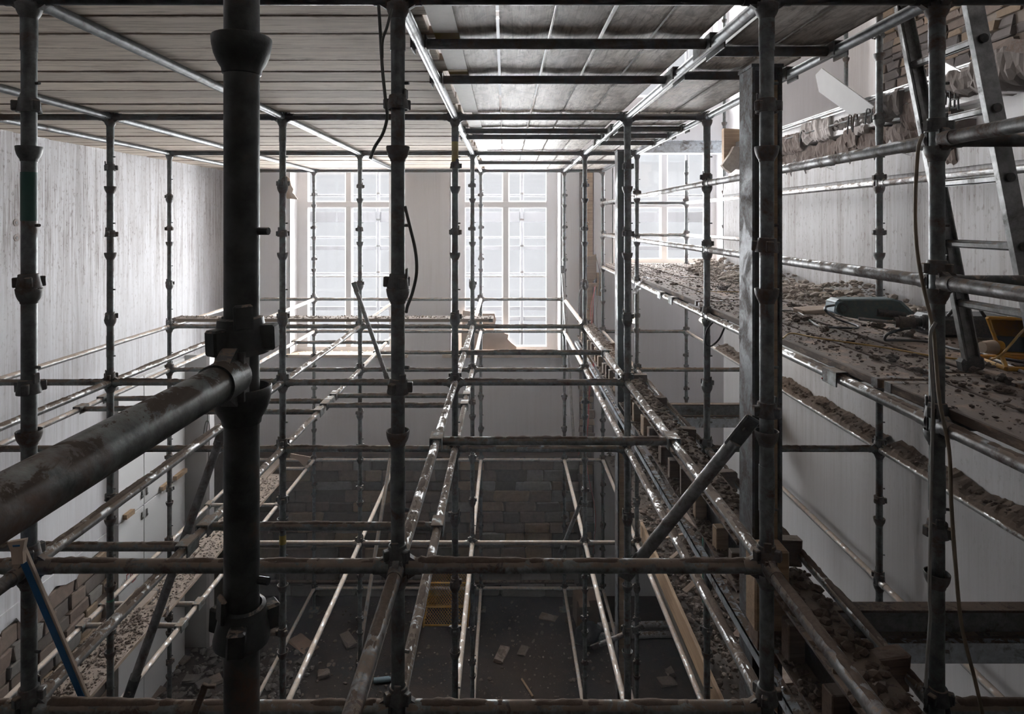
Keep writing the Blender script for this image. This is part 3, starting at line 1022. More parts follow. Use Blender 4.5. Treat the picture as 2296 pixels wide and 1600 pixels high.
# paint bands on some uprights
def band(c, r, py0, py1, mat, label):
    D = ROWY[r]; z0 = P(0, py1, D).z; z1 = P(0, py0, D).z
    for o in COL.objects:
        if o.get('category') == 'scaffold upright' and abs(o.location.x - COLX[c]) < .01 and abs(o.location.y - D) < .01:
            q = MB(); q.tube((0, 0, z0), (0, 0, z1), RT + .0012, 28, caps=False)
            b = q.build('paint_band', M[mat], o, True); b['label'] = label
band(2, 1, 386, 495, 'green_dark', 'dark green paint')
band(3, 2, 278, 378, 'yellow_paint', 'dull yellow paint')
band(1, 2, 1342, 1400, 'green', 'green paint')
band(2, 2, 1198, 1218, 'yellow_paint', 'yellow paint drip')

# intermediate transoms: tube with a saddle bracket over the ledger at each end
def saddle():
    mb = MB()
    mb.bbox((0, 0, .031), (.068, .125, .008), .002)
    for sg in (-1, 1): mb.bbox((sg * .031, 0, -.002), (.007, .125, .062), .002)
    return mb


def transom(lv, D, ca, cb, label, mat='cross', dust=.8, dz=.0):
    xa, xb = COLX[ca], COLX[cb]
    root = empty('transom', (xa, D, Z(lv) + dz))
    tag(root, label, 'transom', 'transoms hooked over the ledgers')
    L = round(xb - xa, 3)
    def f():
        mb = MB(); mb.tube((.034, 0, 0), (L - .034, 0, 0), RT - .001, 18); return mb
    link('tube', shared(('ttube', L), f, mat), root)
    sm = shared('saddle_bracket', saddle, 'cup' if lv > 0 else 'cross', False)
    link('saddle_bracket', sm, root); link('saddle_bracket', sm, root, (L, 0, 0))
    if dust:
        o = link('dirt_crust', shared(('crust', L, 1, dust), lambda: crust(L, 5, dust), 'crust', True, 80), root); o['kind'] = 'stuff'
    return root


def tl(lv, c, txt): return 'transom under %s, %s' % (LVN[lv], txt)
for (lv, D, a, b, t) in (
    (-1.214, 5.76, 3, 4, 'upper grid transom in middle bay, just before third row'),
    (-1.214, 3.44, 3, 4, 'upper grid transom in middle bay, nearest the front'),
    (-1.714, 3.50, 2, 3, 'middle grid transom left of the middle line, nearest the front'),
    (-1.714, 3.28, 1, 2, 'middle grid transom left of third line, nearest the front'),
    (-1.714, 6.12, 2, 3, 'farther of two close transoms left of the middle line'),
    (-1.714, 5.80, 2, 3, 'nearer of two close transoms left of the middle line'),
    (-1.714, 5.93, 1, 2, 'farther of two close transoms left of third line'),
    (-1.714, 5.60, 1, 2, 'nearer of two close transoms left of third line'),
    (-1.714, 6.02, 0, 1, 'farther of two close transoms near the left wall'),
    (-1.714, 5.69, 0, 1, 'nearer of two close transoms near the left wall'),
    (-1.714, 8.82, 1, 2, 'transom behind third row, before the left window'),
    (-1.714, 8.13, 2, 3, 'transom behind third row, before the pier between windows'),
    (-3.714, 6.04, 0, 1, 'farther low transom carrying the dirty plank walkway'),
    (-3.714, 5.72, 0, 1, 'nearer low transom carrying the dirty plank walkway'),
    (-3.714, 8.15, 0, 1, 'low transom under far end of the plank walkway'),
    (-3.714, 9.35, 0, 1, 'low transom under walkway end by the window wall')):
    low = lv < -3
    transom(lv, D, a, b, t, 'ledger_light' if low else 'cross', 0 if low else (1.0 if D < 5 else .7))
for (D, w_) in ((2.76, 'nearest'), (3.46, 'second nearest'), (5.42, 'third nearest'), (5.80, 'fourth nearest'), (8.35, 'farthest')):
    transom(.786, D, 3, 4, '%s transom under the middle bay of plank ceiling' % w_, 'cross_sky', 0)
for (D, w_) in ((2.88, 'nearest'), (3.36, 'second nearest'), (5.30, 'third nearest'), (5.72, 'fourth nearest'), (6.25, 'fifth nearest'), (8.30, 'farthest')):
    transom(.786, D, 4, 5, '%s transom under the narrow right strip of plank ceiling' % w_, 'cross_sky', 0)
for (D, w_) in ((2.86, 'nearest'), (3.9, 'second nearest'), (5.62, 'third nearest'), (6.02, 'fourth nearest'), (8.4, 'farthest')):
    transom(-.714, D, 5, 6, '%s transom under the rubble covered right platform' % w_, 'cross', 0)

# diagonal braces
def brace(p0, p1, label, mat='brace', cols=None):
    p0 = Vector(p0); p1 = Vector(p1); d = (p1 - p0).normalized()
    root = empty('brace', p0); tag(root, label, 'brace', 'diagonal braces')
    L = (p1 - p0)
    q = MB(); q.tube(d * .10, L - d * .10, RT, 20); q.build('tube', M[mat], root, True)
    up = Vector((0, 0, 1)); sd = d.cross(Vector((0, 1, 0)))
    if sd.length < .2: sd = d.cross(Vector((1, 0, 0)))
    sd.normalize(); nn = d.cross(sd)
    rot = Matrix((d, sd, nn)).transposed()
    for t in (0, 1):
        c = L * t + d * (.055 if t == 0 else -.055)
        e = MB(); e.bbox(c, (.15, .058, .016), .006, rot)
        fl = e.build('flattened_end', M['cup'], root)
        e = MB(); e.tube(c - nn * .02 - d * (.02 if t == 0 else -.02), c + nn * .02 - d * (.02 if t == 0 else -.02), .012, 6); e.build('bolt', M['cup'], root)
brace(P(1683, 945, 2.25), P(1404, 1290, 2.55), 'big galvanised brace bolted to the front row upright beside the steel column')
brace(P(505, 950, 3.75), P(285, 1570, 3.35), 'dark brace slanting down behind the thick near upright')
brace(P(794, 636, 7.1), P(872, 860, 7.1), 'brace in front of the left window beside a third row upright', 'brace')
brace(P(1261, 598, 9.6), P(1287, 1000, 9.2), 'thin pale brace at right side of the middle window', 'ledger_light')
brace(P(1306, 1116, 7.22), P(1256, 1240, 7.6), 'short brace before the stone wall, below the middle window')
brace(P(878, 1010, 8.6), P(800, 1500, 7.4), 'pale brace behind middle line upright, before the stone wall', 'ledger_light')
brace(P(1440, 1405, 6.1), P(1330, 1450, 6.4), 'short loose tube low down between the steel columns')

# upper storey uprights seen above the slab
for (px, D, zt, py0) in ((1624, 9.1, 3.2, 285), (1897, 8.0, 3.2, 196)):
    X = (px - CX) * D / F
    root = empty('upright', (X, D, Z(1.0)))
    if X < 3.6: root.location.z = Z(-.65)
    hgt = Z(zt) - root.location.z
    tag(root, 'upright on the upper storey, %s' % ('beside the right window' if px < 1700 else 'before the pale upper wall'), 'scaffold upright', 'scaffold uprights')
    q = MB(); q.tube((0, 0, 0), (0, 0, hgt), RT, 18); q.build('pole', M['standard'], root, True)
    z = .1
    while z < hgt:
        link('bottom_cup', shared('bottom_cup', tubecup, 'cup'), root, (0, 0, z)); z += .5

# ------------------------------------------------------------------ boards
def board(p, L, w_, t, rotz, label, mat, name='plank', cat='plank', group=None, tilt=0.0, bands=True, cup=0.0):
    """p = centre of the underside; local X along the board"""
    root = empty(name, p, (tilt, 0, rotz)); tag(root, label, cat, group)
    def f():
        mb = MB(); n = 1
        mb.bbox((0, 0, t / 2), (L, w_, t), .004)
        return mb
    def fc():
        mb = MB(); nu, nv = 28, 6; vs_ = []
        for s_ in (0, 1):
            for i in range(nu + 1):
                for j in range(nv + 1):
                    x = -L / 2 + L * i / nu; y = -w_ / 2 + w_ * j / nv
                    sag = cup * (math.sin(x * 9.0 + 1) * .35 + ((2 * y / w_) ** 2 - .4))
                    vs_.append((x, y, s_ * t + sag))
        m_ = (nu + 1) * (nv + 1); fs = []
        for i in range(nu):
            for j in range(nv):
                a = i * (nv + 1) + j; fs.append((a, a + 1, a + nv + 2, a + nv + 1)); fs.append((a + m_, a + nv + 1 + m_, a + nv + 2 + m_, a + 1 + m_))
        for i in range(nu):
            for j in (0, nv):
                a = i * (nv + 1) + j; b = a + nv + 1
                fs.append((a, b, b + m_, a + m_) if j == 0 else (b, a, a + m_, b + m_))
        for i in (0, nu):
            for j in range(nv):
                a = i * (nv + 1) + j; fs.append((a + 1, a, a + m_, a + 1 + m_) if i == 0 else (a, a + 1, a + 1 + m_, a + m_))
        mb.add(vs_, fs); return mb
    key = ('board', round(L, 2), round(w_, 3), round(t, 3), cup)
    link('board', shared(key, fc if cup else f, mat, bool(cup), 30), root)
    if bands:
        for sg in (-1, 1):
            def g_():
                mb = MB(); mb.bbox((0, 0, t / 2), (.045, w_ + .003, t + .003), .001); return mb
            link('end_band', shared(('end_band', round(w_, 3), round(t, 3)), g_, 'band', False), root, (sg * (L / 2 - .03), 0, 0))
    return root


# plank ceiling, left part: boards across
zc = Z(.786) + RT + .001
n_ = 0; y = 2.23
ords = ['first', 'second', 'third', 'fourth', 'fifth', 'sixth', 'seventh', 'eighth', 'ninth', 'tenth', 'eleventh', 'twelfth', 'thirteenth', 'fourteenth', 'fifteenth', 'sixteenth', 'seventeenth', 'eighteenth', 'nineteenth', 'twentieth']
while y < 9.9:
    gap = R.choice([.004, .006, .012, .018])
    lab = 'weathered ceiling plank across the left bays, %s' % (('%s from the camera end' % ords[n_]) if n_ < 17 else '%s from the window end' % ords[32 - n_])
    board((-2.42 + R.uniform(-.03, .03), y + .113, zc + R.choice([0, 0, .003, .006])), 4.2, .225, .038, R.uniform(-.002, .002), lab, 'board_under', group='planks of the left ceiling bays', bands=False)
    y += .225 + gap; n_ += 1
# middle bay: boards running to the windows
pos_ = ['leftmost', 'second from left', 'middle', 'second from right', 'rightmost']
seg_ = [('near', 2.0, 4.62), ('halfway', 4.64, 7.25), ('far', 7.27, 9.9)]
for k in range(5):
    xc = -.1475 + .228 * k
    for (sn, a, b) in seg_:
        board((xc + R.uniform(-.003, .003), (a + b) / 2 + R.uniform(-.03, .01), zc + .004), b - a - .02, .214, .038, math.pi / 2 + R.uniform(-.004, .004), 'stained ceiling plank of middle bay, %s in the %s run' % (pos_[k], sn), 'board_bay', group='planks of the middle ceiling bay', cup=.004, bands=False)
# pale tape strip under the leftmost middle plank
q = MB()
for (a, b, m_) in ((2.2, 2.66, 0), (2.78, 4.6, 0), (4.74, 7.1, 0), (7.3, 9.6, 0)): q.b2((-.305, a, zc - .006), (-.20, b, zc - .001))
tape = tag(q.build('tape_strip', M['tape']), 'pale taped strip along left edge of the middle ceiling bay', 'tape')
for (a, b) in ((2.66, 2.78), (3.30, 3.40)):
    q = MB(); q.b2((-.305, a, zc - .007), (-.20, b, zc - .001)); q.build('yellow_mark', M['tape_yellow'], tape)
# narrow right strip
for k, xc in enumerate((1.125, 1.365)):
    for (sn, a, b) in (('near', 1.9, 3.07 + .02), ('second', 3.10, 4.66), ('third', 4.70, 7.2), ('far', 7.22, 9.8)):
        board((xc, (a + b) / 2, zc + .002), b - a - .02, .228, .038, math.pi / 2 + R.uniform(-.005, .005), 'ceiling plank of narrow right strip, %s in the %s run' % (('left', 'right')[k], sn), 'board_bay', group='planks of the right ceiling strip', cup=.003, bands=False)
# dark ledger board above the first row
board((-2.0, 2.235, zc + .0), 5.6, .06, .03, 0, 'thin dark batten beside the front cross tube under the ceiling', 'timber_dark', bands=False, name='batten', cat='batten')

# right platform
zp = Z(-.714) + RT + .001
names5 = ['outermost', 'second', 'third', 'fourth', 'innermost']
for k in range(5):
    xc = 1.66 + .242 * k
    offs = [0, .12, -.1, .2, .05][k]
    for (sn, a, b) in (('near', .9, 2.55), ('second', 2.56, 5.0), ('third', 5.01, 7.3), ('far', 7.31, 9.62)):
        a2 = a + (offs if sn != 'near' else 0); b2_ = b + (offs if sn != 'far' else 0)
        dz = R.choice([0, .0, .006])
        board((xc + R.uniform(-.006, .006), (a2 + b2_) / 2, zp + dz), b2_ - a2 - .012, .225, .038, math.pi / 2 + R.uniform(-.003, .003), 'dirty platform plank, %s from the open edge, in the %s run' % (names5[k] if k else 'outermost', sn), 'board_deck', group='planks of the right platform')
ZPT = zp + .042

# single dusty board by the third row
bd = board((-2.05, 7.46, Z(-1.214) + RT + .002), 3.82, .225, .038, 0, 'single dusty plank lying across behind third row of uprights', 'board_low')
q = MB(); rr = random.Random(8)
for k in range(420): q.rock((rr.uniform(-1.88, 1.88), rr.uniform(-.1, .1), .040 + rr.uniform(0, .006)), rr.uniform(.004, .016), rr, .6)
o = q.build('dirt_crust', M['rubble_pale'], bd); o['kind'] = 'stuff'

# low plank walkway on the left
zlw = Z(-3.714) + RT + .001
def low_board(xc, a, b, lab, dz=0):
    return board((xc, (a + b) / 2, zlw + dz), b - a, .225, .038, math.pi / 2, lab, 'board_low', group='planks of the low walkway')
low_board(-3.275, 5.80, 9.0, 'rubble covered walkway plank, farther right one')
low_board(-3.515, 6.1, 9.6, 'rubble covered walkway plank, farther left one')
low_board(-3.275, 2.6, 5.86, 'rubble covered walkway plank, nearer one', .040)
low_board(-3.515, 2.9, 6.14, 'rubble covered walkway plank, nearer left one', .040)


def heap(name, x0, x1, y0, y1, zfn, n, rmin, rmax, mat, label, cat='rubble', seed=1, flat=.6, kind='stuff'):
    rr = random.Random(seed); q = MB()
    for k in range(n):
        x = rr.uniform(x0, x1); y = rr.uniform(y0, y1)
        r = rmin + (rmax - rmin) * rr.random() ** 3
        q.rock((x, y, zfn(x, y, rr) + r * .3), r, rr, flat)
    return tag(q.build(name, M[mat]), label, cat, kind=kind)


heap('rubble_layer', -3.62, -3.17, 3.0, 5.8, lambda x, y, r: zlw + .078, 4200, .003, .018, 'rubble', 'brown rubble strewn over the nearer low walkway planks', seed=2)
heap('rubble_layer', -3.62, -3.17, 5.85, 8.9, lambda x, y, r: zlw + .04, 2600, .003, .018, 'rubble_pale', 'pale plaster rubble strewn over the farther low walkway planks', seed=3)

# ------------------------------------------------------------------ steel columns and old floor beams
def hsec(name, xc, y, z0, z1, label):
    root = empty(name, (xc, y, z0)); tag(root, label, 'steel column', 'steel columns')
    h = z1 - z0
    for sg, nm in ((-1, 'flange'), (1, 'flange')):
        q = MB(); q.b2((sg * .064 - .006, -.08, 0), (sg * .064 + .006, .08, h)); o = q.build(nm, M['column'], root)
    q = MB(); q.b2((-.058, -.006, 0), (.058, .006, h)); q.build('web', M['black_steel'], root)
    q = MB(); q.b2((-.075, -.085, h), (.075, .085, h + .015)); q.build('cap_plate', M['column'], root)
    return root


c1 = hsec('steel_column', 1.224, 2.985, 0, Z(.72), 'rusty steel column standing behind the front row upright right of centre')
c2 = hsec('steel_column', 1.224, 6.46, 0, Z(.72), 'dark steel column farther back, beside the second row uprights')
q = MB(); q.b2((.018, -.075, 0), (.05, -.012, Z(.66))); q.build('timber_packer', M['timber'], c1)
q = MB(); q.b2((-.052, -.075, Z(-5.2)), (.03, -.012, Z(-2.15))); q.build('timber_packer', M['timber'], c2)


def ibeam_y(name, xc, y0, y1, z0, z1, wd, mat, label, tf=.012):
    root = empty(name, (xc, y0, z0)); tag(root, label, 'steel beam', 'old floor beams')
    L = y1 - y0; h = z1 - z0
    q = MB(); q.b2((-wd / 2, 0, 0), (wd / 2, L, tf)); q.build('bottom_flange', M[mat], root)
    q = MB(); q.b2((-wd / 2, 0, h - tf), (wd / 2, L, h)); q.build('top_flange', M[mat], root)
    q = MB(); q.b2((-.005, 0, tf), (.005, L, h - tf)); q.build('web', M['black_steel'], root)
    return root


for (nm, a, b) in (('nearest part', .7, 2.86), ('middle part', 3.10, 6.33), ('far part', 6.57, 10.04)):
    rt = ibeam_y('steel_beam', 1.26, a, b, Z(-1.85), Z(-1.60), .21, 'beam_rust', 'rusty old floor beam between the steel columns, %s' % nm)
    # timber noggings packed against the web
    rr = random.Random(int(a * 10)); y = a + .15
    while y < b - .2:
        hh_ = rr.uniform(.12, .19)
        q = MB(); q.bbox((-.05, y - a, .012 + hh_ / 2), (.07, rr.uniform(.05, .10), hh_), .004, Matrix.Rotation(rr.uniform(-.15, .15), 3, 'Z'))
        q.build('timber_block', M['timber'] if rr.random() < .6 and a > 1 else M['timber_dark'], rt)
        y += rr.uniform(.22, .42)
    q = MB()
    for k in range(int((b - a) * 170)):
        q.rock((rr.uniform(-.10, -.02), rr.uniform(0, b - a), .018), rr.uniform(.004, .02), rr, .5)
    for k in range(int((b - a) * 170)):
        q.rock((rr.uniform(-.10, .11), rr.uniform(0, b - a), .256), rr.uniform(.004, .028), rr, .6)
    o = q.build('dirt_crust', M['crust'], rt); o['kind'] = 'stuff'
# splintered dark joist remains beside the beam
rr = random.Random(77)
for i in range(9):
    y = 1.5 + i * .86
    x0 = 1.42
    q = MB(); q.bbox((0, 0, 0), (rr.uniform(.10, .2), .07, .13), .006, Matrix.Rotation(rr.uniform(-.2, .2), 3, 'Z'), .006, rr)
    o = q.build('joist_stub', M['timber_dark']); o.location = (1.43, y, Z(-1.70))
    tag(o, 'splintered dark joist stub wedged against the old floor beam', 'joist', 'splintered joist stubs')
# perforated angle running under the beam on the left
q = MB(); q.b2((1.105, 2.3, Z(-1.90)), (1.15, 9.9, Z(-1.893))); q.b2((1.105, 2.3, Z(-1.94)), (1.111, 9.9, Z(-1.893)))
for k in range(60): q.rock((1.128, 2.4 + k * .12, Z(-1.888)), rr.uniform(.006, .016), rr, .5)
tag(q.build('steel_angle', M['beam_silver']), 'dusty steel angle running beneath the old floor beam', 'steel angle')


def cross_beam(y, z1, lab1, lab2):
    root = empty('steel_beam', (1.38, y, z1 - .135)); tag(root, lab1, 'steel beam', 'old cross beams')
    L = XR - 1.38
    for nm, a, b in (('top_flange', .123, .135), ('bottom_flange', 0, .012)):
        q = MB(); q.b2((0, -.035, a), (L, .035, b)); q.build(nm, M['beam_rust'], root)
    q = MB(); q.b2((0, -.004, .012), (L, .004, .123)); q.build('web', M['beam_web'], root)
    r2 = empty('steel_channel', (1.38, y, z1 - .245)); tag(r2, lab2, 'steel channel', 'silver channels')
    q = MB(); q.b2((0, -.05, 0), (L, .05, .008)); q.b2((0, -.05, .09), (L, .05, .098)); q.b2((0, -.052, .0), (L, -.044, .098)); q.build('channel', M['beam_silver'], r2)


cross_beam(3.05, Z(-1.885), 'rusty cross beam running from the near column to right wall', 'silver channel beneath the nearer rusty cross beam')
cross_beam(6.78, Z(-1.985), 'rusty cross beam running from the far column to right wall', 'silver channel beneath the farther rusty cross beam')

# squared timber blocks strapped around the near column
for (px0, px1, py0, py1, D, lab) in ((1690, 1768, 1232, 1412, 2.72, 'squared timber packing block at foot of the near steel column'),):
    a = P(px0, py1, D); b = P(px1, py0, D)
    q = MB(); q.bbox(((a.x + b.x) / 2, D + .04, (a.z + b.z) / 2), (b.x - a.x, .11, b.z - a.z), .008); tag(q.build('timber_block', M['timber']), lab, 'timber block')
a = P(1700, 1490, 2.74); b = P(1782, 1412, 2.74)
q = MB(); q.bbox(((a.x + b.x) / 2, 2.8, (a.z + b.z) / 2), (b.x - a.x, .12, b.z - a.z), .008, None, .004); tag(q.build('timber_block', M['timber_dark']), 'charred dark block under the timber packing block', 'timber block')

# ------------------------------------------------------------------ rubble shelf on the right, low level
zs2 = Z(-3.78)
q = MB()
q.b2((1.60, 2.6, zs2 - .12), (XR - .01, YP, zs2)); q.b2((1.60, YP, zs2 - .12), (3.59, YW - .01, zs2))
shelf = tag(q.build('floor_remnant', M['mortar']), 'remaining strip of old floor buried in rubble on the right', 'floor slab')
def zf(x, y, r): return zs2 + max(0, .10 * math.sin(x * 3 + y * 1.7) + .05 * math.sin(y * 5 + x)) + r.uniform(0, .05)
heap('rubble_heap', 1.62, 2.92, 2.7, 8.3, zf, 3800, .010, .055, 'rubble', 'heap of brown rubble on the low floor strip at right', seed=5, flat=.6)
heap('rubble_heap', 1.62, 2.92, 2.7, 8.3, lambda x, y, r: zf(x, y, r) + .02, 600, .008, .03, 'rubble_pale', 'pale plaster bits scattered through the low rubble heap', seed=6, flat=.5)
heap('rubble_heap', 1.62, 3.5, 8.3, 9.95, zf, 900, .010, .05, 'rubble_grey', 'grey rubble at the window end of the low floor strip', seed=9, flat=.6)
# laths and broken timber on that heap
rr = random.Random(31)
for i in range(26):
    L = rr.uniform(.15, .6); y = rr.uniform(3.0, 7.8); x = rr.uniform(1.75, 2.75)
    q = MB(); q.bbox((0, 0, 0), (L, rr.uniform(.03, .09), .014), .002, None, .003, rr)
    o = q.build('broken_lath', M['splinter'] if i % 3 else M['timber_dark'])
    o.location = (x, y, zf(x, y, rr) + .07); o.rotation_euler = (rr.uniform(-.25, .25), rr.uniform(-.25, .25), rr.uniform(0, 3.1))
    tag(o, 'broken piece of lath lying on the low rubble heap', 'lath', 'broken laths on the low heap')
# edge plank of the heap, stuck out
q = MB(); a = P(1432, 1180, 5.2); 
o = board((1.565, 5.55, Z(-3.69)), 3.4, .20, .032, math.pi / 2, 'pale raw plank on edge along the low rubble heap', 'timber', bands=True, tilt=0)
o.rotation_euler = (math.radians(90), 0, math.pi / 2); o.location = (1.575, 5.6, Z(-3.60))
# green board standing in the rubble
q = MB(); q.bbox((0, 0, 0), (.06, .02, .62), .004)
o = q.build('green_board', M['green']); o.location = P(1583, 1262, 4.75); o.rotation_euler = (.05, -.03, .2)
tag(o, 'narrow green board standing in the low rubble heap', 'board')

# ------------------------------------------------------------------ right platform rubble
XM = (1.60, 2.86)
def zd(x, y, r): return ZPT
heap('rubble_layer', 1.56, 2.84, .95, 9.5, zd, 12000, .002, .013, 'rubble', 'fine brown rubble scattered over the right platform', seed=12, flat=.55)
heap('rubble_layer', 1.58, 2.84, 4.0, 9.5, zd, 2600, .003, .014, 'rubble_pale', 'pale mortar dust scattered over the far right platform', seed=13, flat=.5)
def zwall(x, y, r): return ZPT + max(0, (x - 2.35) * .22) * (.6 + .4 * math.sin(y * 4)) + r.uniform(0, .02)
heap('rubble_heap', 2.35, 2.92, 4.2, 8.3, zwall, 1500, .008, .045, 'rubble_pale', 'bank of plaster rubble piled against the right wall', seed=14, flat=.6)
rr = random.Random(41)
clumps = [(1445, 636, 5.9), (1512, 640, 5.7), (1566, 645, 5.55), (1620, 650, 5.5), (1476, 612, 7.2), (1560, 618, 6.9), (1800, 722, 3.9), (1850, 742, 3.35), (1906, 770, 3.1), (1935, 762, 3.25), (1868, 782, 2.9), (1925, 784, 2.85), (1963, 808, 2.68), (2005, 810, 2.65), (2052, 800, 2.75), (2055, 838, 2.45), (2100, 812, 2.62), (2215, 826, 2.4), (2240, 860, 2.28), (2185, 835, 2.5), (2250, 880, 2.2), (2160, 870, 2.3), (1830, 700, 4.3), (1780, 690, 4.7), (2000, 745, 3.3), (2030, 755, 3.2), (1955, 735, 3.5)]
for (px, py, D0) in clumps:
    D = .652 * F / (py - CY) if py > CY + 60 else D0
    D = min(D, 9)
    X = (px - CX) * D / F
    if not (1.57 < X < 2.8): X = min(max(X, 1.6), 2.78)
    q = MB(); r = rr.uniform(.016, .032) * (1.0 if D < 3.5 else 1.5)
    for k_ in range(9): q.rock((rr.uniform(-r, r), rr.uniform(-r, r) * .8, rr.uniform(-.2, .35) * r), r * rr.uniform(.25, .75), rr, .7, 0)
    o = q.build('rubble_lump', M['rubble'] if rr.random() < .75 else M['rubble_grey']); o.location = (X, D, ZPT + r * .32); o.rotation_euler = (0, 0, rr.uniform(0, 6))
    tag(o, 'lump of brown mortar lying on the right platform planks', 'rubble lump', 'mortar lumps on the right platform')
# wooden offcuts near the wall
for (px, py, L, wd, rz, D) in ((1858, 660, .42, .10, .5, 5.2), (1800, 655, .28, .07, -.4, 5.8), (1840, 700, .36, .12, .2, 4.4), (2090, 690, .26, .06, 2.2, 3.9)):
    X = min((px - CX) * D / F, 2.74)
    z = max(P(px, py, D).z, ZPT + .03) if D > 4.6 else ZPT + .022
    q = MB(); q.bbox((0, 0, 0), (L, wd, .035), .006, None, .006, rr); o = q.build('timber_offcut', M['splinter']); o.location = (X, D, z); o.rotation_euler = (.05, -.03, rz)
    tag(o, 'splintered timber offcut lying %s' % {1858: 'on rubble behind the power drill', 1800: 'against the right wall beyond the steel column', 1840: 'flat beside the rear of the power drill', 2090: 'beyond the drill snout by the wall'}[px], 'offcut')

# ------------------------------------------------------------------ dirt banks on the wall-side ledgers
from mathutils import noise


def bank(y0, y1, z, lab, seed):
    rr = random.Random(seed); q = MB(); n = int((y1 - y0) / .025)
    k = 5; vs_ = []; ph = rr.uniform(0, 9)
    for i in range(n + 1):
        y = y0 + (y1 - y0) * i / n
        h = .022 + .030 * noise.fractal(Vector((y * 3.1, ph, 0)), 1, 2, 4) + rr.uniform(-.004, .004)
        for m_, (x, hh_) in enumerate(((2.802, .016), (2.822, .030 + h * .4), (2.86, .03 + h), (2.91, .04 + h * 1.15), (2.945, .055 + h * 1.2))):
            vs_.append((x + rr.uniform(-.004, .002), y, z + hh_ + (.012 * noise.fractal(Vector((y * 14, m_ * .9, ph)), 1, 2, 3) if m_ else 0)))
    fs = [(i * k + j, (i + 1) * k + j, (i + 1) * k + j + 1, i * k + j + 1) for i in range(n) for j in range(k - 1)]
    q.add(vs_, fs)
    for t in range(int((y1 - y0) * 90)):
        q.rock((rr.uniform(2.82, 2.92), rr.uniform(y0, y1), z + rr.uniform(.045, .075)), rr.uniform(.004, .016), rr, .7)
    tag(q.build('dirt_bank', M['crust']), lab, 'dirt', kind='stuff')
bank(2.3, 4.62, Z(-1.714), 'bank of dirt between right wall and tube, nearer stretch', 3)
bank(4.76, 8.3, Z(-1.714), 'bank of dirt between right wall and tube, farther stretch', 4)

# ------------------------------------------------------------------ ladder
lad = empty('ladder', (0, 0, 0)); tag(lad, 'aluminium ladder standing on the right platform, leaning left', 'ladder')
base_x, zf0 = 2.02, ZPT + .03
top = Vector((1.60, 0, Z(1.55))); bot = Vector((base_x, 0, zf0))
dirl = (top - bot).normalized(); Ll = (top - bot).length
rotl = Matrix.Rotation(math.atan2(dirl.x, dirl.z), 3, 'Y')
for (yy, nm) in ((2.70, 'far'), (2.31, 'near')):
    q = MB()
    c = bot + dirl * (Ll / 2) + Vector((0, yy, 0))
    sgn = 1 if nm == 'near' else -1
    q.bbox(c, (.066, .006, Ll), .001, rotl)
    for sx in (-1, 1): q.bbox(c + rotl @ Vector((sx * .030, sgn * .011, 0)), (.006, .024, Ll), .001, rotl)
    q.bbox(c + Vector((0, sgn * .003, 0)), (.020, .008, Ll), .001, rotl)
    st = q.build('stile', M['alu'], lad)
    q = MB(); q.bbox(bot + Vector((0, yy, 0)), (.10, .055, .06), .012, rotl); q.build('rubber_foot', M['black_plastic'], lad)
    t = .27
    while t < Ll:
        c = bot + dirl * t
        q = MB(); q.tube(c + Vector((0, yy - .014, 0)), c + Vector((0, yy + .014, 0)), .017, 14); q.build('rung_end', M['black_plastic'], st, True)
        t += .262
t = .27
while t < Ll:
    c = bot + dirl * t
    q = MB(); q.bbox(c + Vector((0, 2.505, 0)), (.030, .39, .028), .006, rotl)
    for k in (-.008, 0, .008): q.bbox(c + rotl @ Vector((k, 0, 0)) + Vector((0, 2.505, 0)), (.003, .385, .032), .001, rotl)
    q.build('rung', M['alu'], lad); t += .262

# ------------------------------------------------------------------ power drill (demolition hammer) and friends
dr = empty('power_drill', (0, 0, 0)); tag(dr, 'teal electric drill lying on the right platform by the wall', 'power drill')
yd = 3.55
def DP(px, py, d=yd): return P(px, py, d)
body = [(1872, 668), (1990, 667), (2010, 672), (2040, 700), (2022, 703), (2018, 712), (1960, 716), (1925, 714), (1885, 707), (1874, 700), (1863, 690), (1862, 675)]
q = MB(); pts = [(DP(a, b).x, DP(a, b).z) for a, b in body]
n = len(pts); cxm = sum(p[0] for p in pts) / n; czm = sum(p[1] for p in pts) / n
vs_ = []
for (yy, s_) in ((-.055, .90), (-.045, 1.0), (.045, 1.0), (.055, .9)):
    vs_ += [(cxm + (x - cxm) * s_, yd + yy, czm + (z - czm) * s_) for (x, z) in pts]
fs = [tuple(range(n)), tuple(range(3 * n, 4 * n))[::-1]]
for l in range(3): fs += [(l * n + i, (l + 1) * n + i, (l + 1) * n + (i + 1) % n, l * n + (i + 1) % n) for i in range(n)]
q.add(vs_, fs); q.build('motor_housing', M['teal'], dr)
q = MB(); a = DP(1866, 686); q.bbox((a.x + .002, yd, a.z), (.03, .115, .07), .008, Matrix.Rotation(.15, 3, 'Y')); q.build('rear_cap', M['teal_light'], dr)
c = DP(1889, 691, yd - .058)
q = MB(); q.tube((c.x, yd - .062, c.z), (c.x, yd - .05, c.z), .037, 28); q.tube((c.x, yd - .070, c.z), (c.x, yd - .06, c.z), .017, 24)
q.build('fan_cover', M['teal'], dr, True)
q = MB()
for k in range(20):
    t = k * math.pi / 10; q.bbox((c.x + .027 * math.cos(t), yd - .0625, c.z + .027 * math.sin(t)), (.012, .003, .004), .001, Matrix.Rotation(-t, 3, 'Y'))
q.lathe([(.0185, -.001), (.0205, -.001), (.0205, .001), (.0185, .001)], 24)
for a_ in range(len(q.v) - 96, len(q.v)):
    x_, y_, z_ = q.v[a_]; q.v[a_] = (c.x + x_, yd - .0625 + z_, c.z + y_)
q.build('fan_grille', M['black_plastic'], dr)
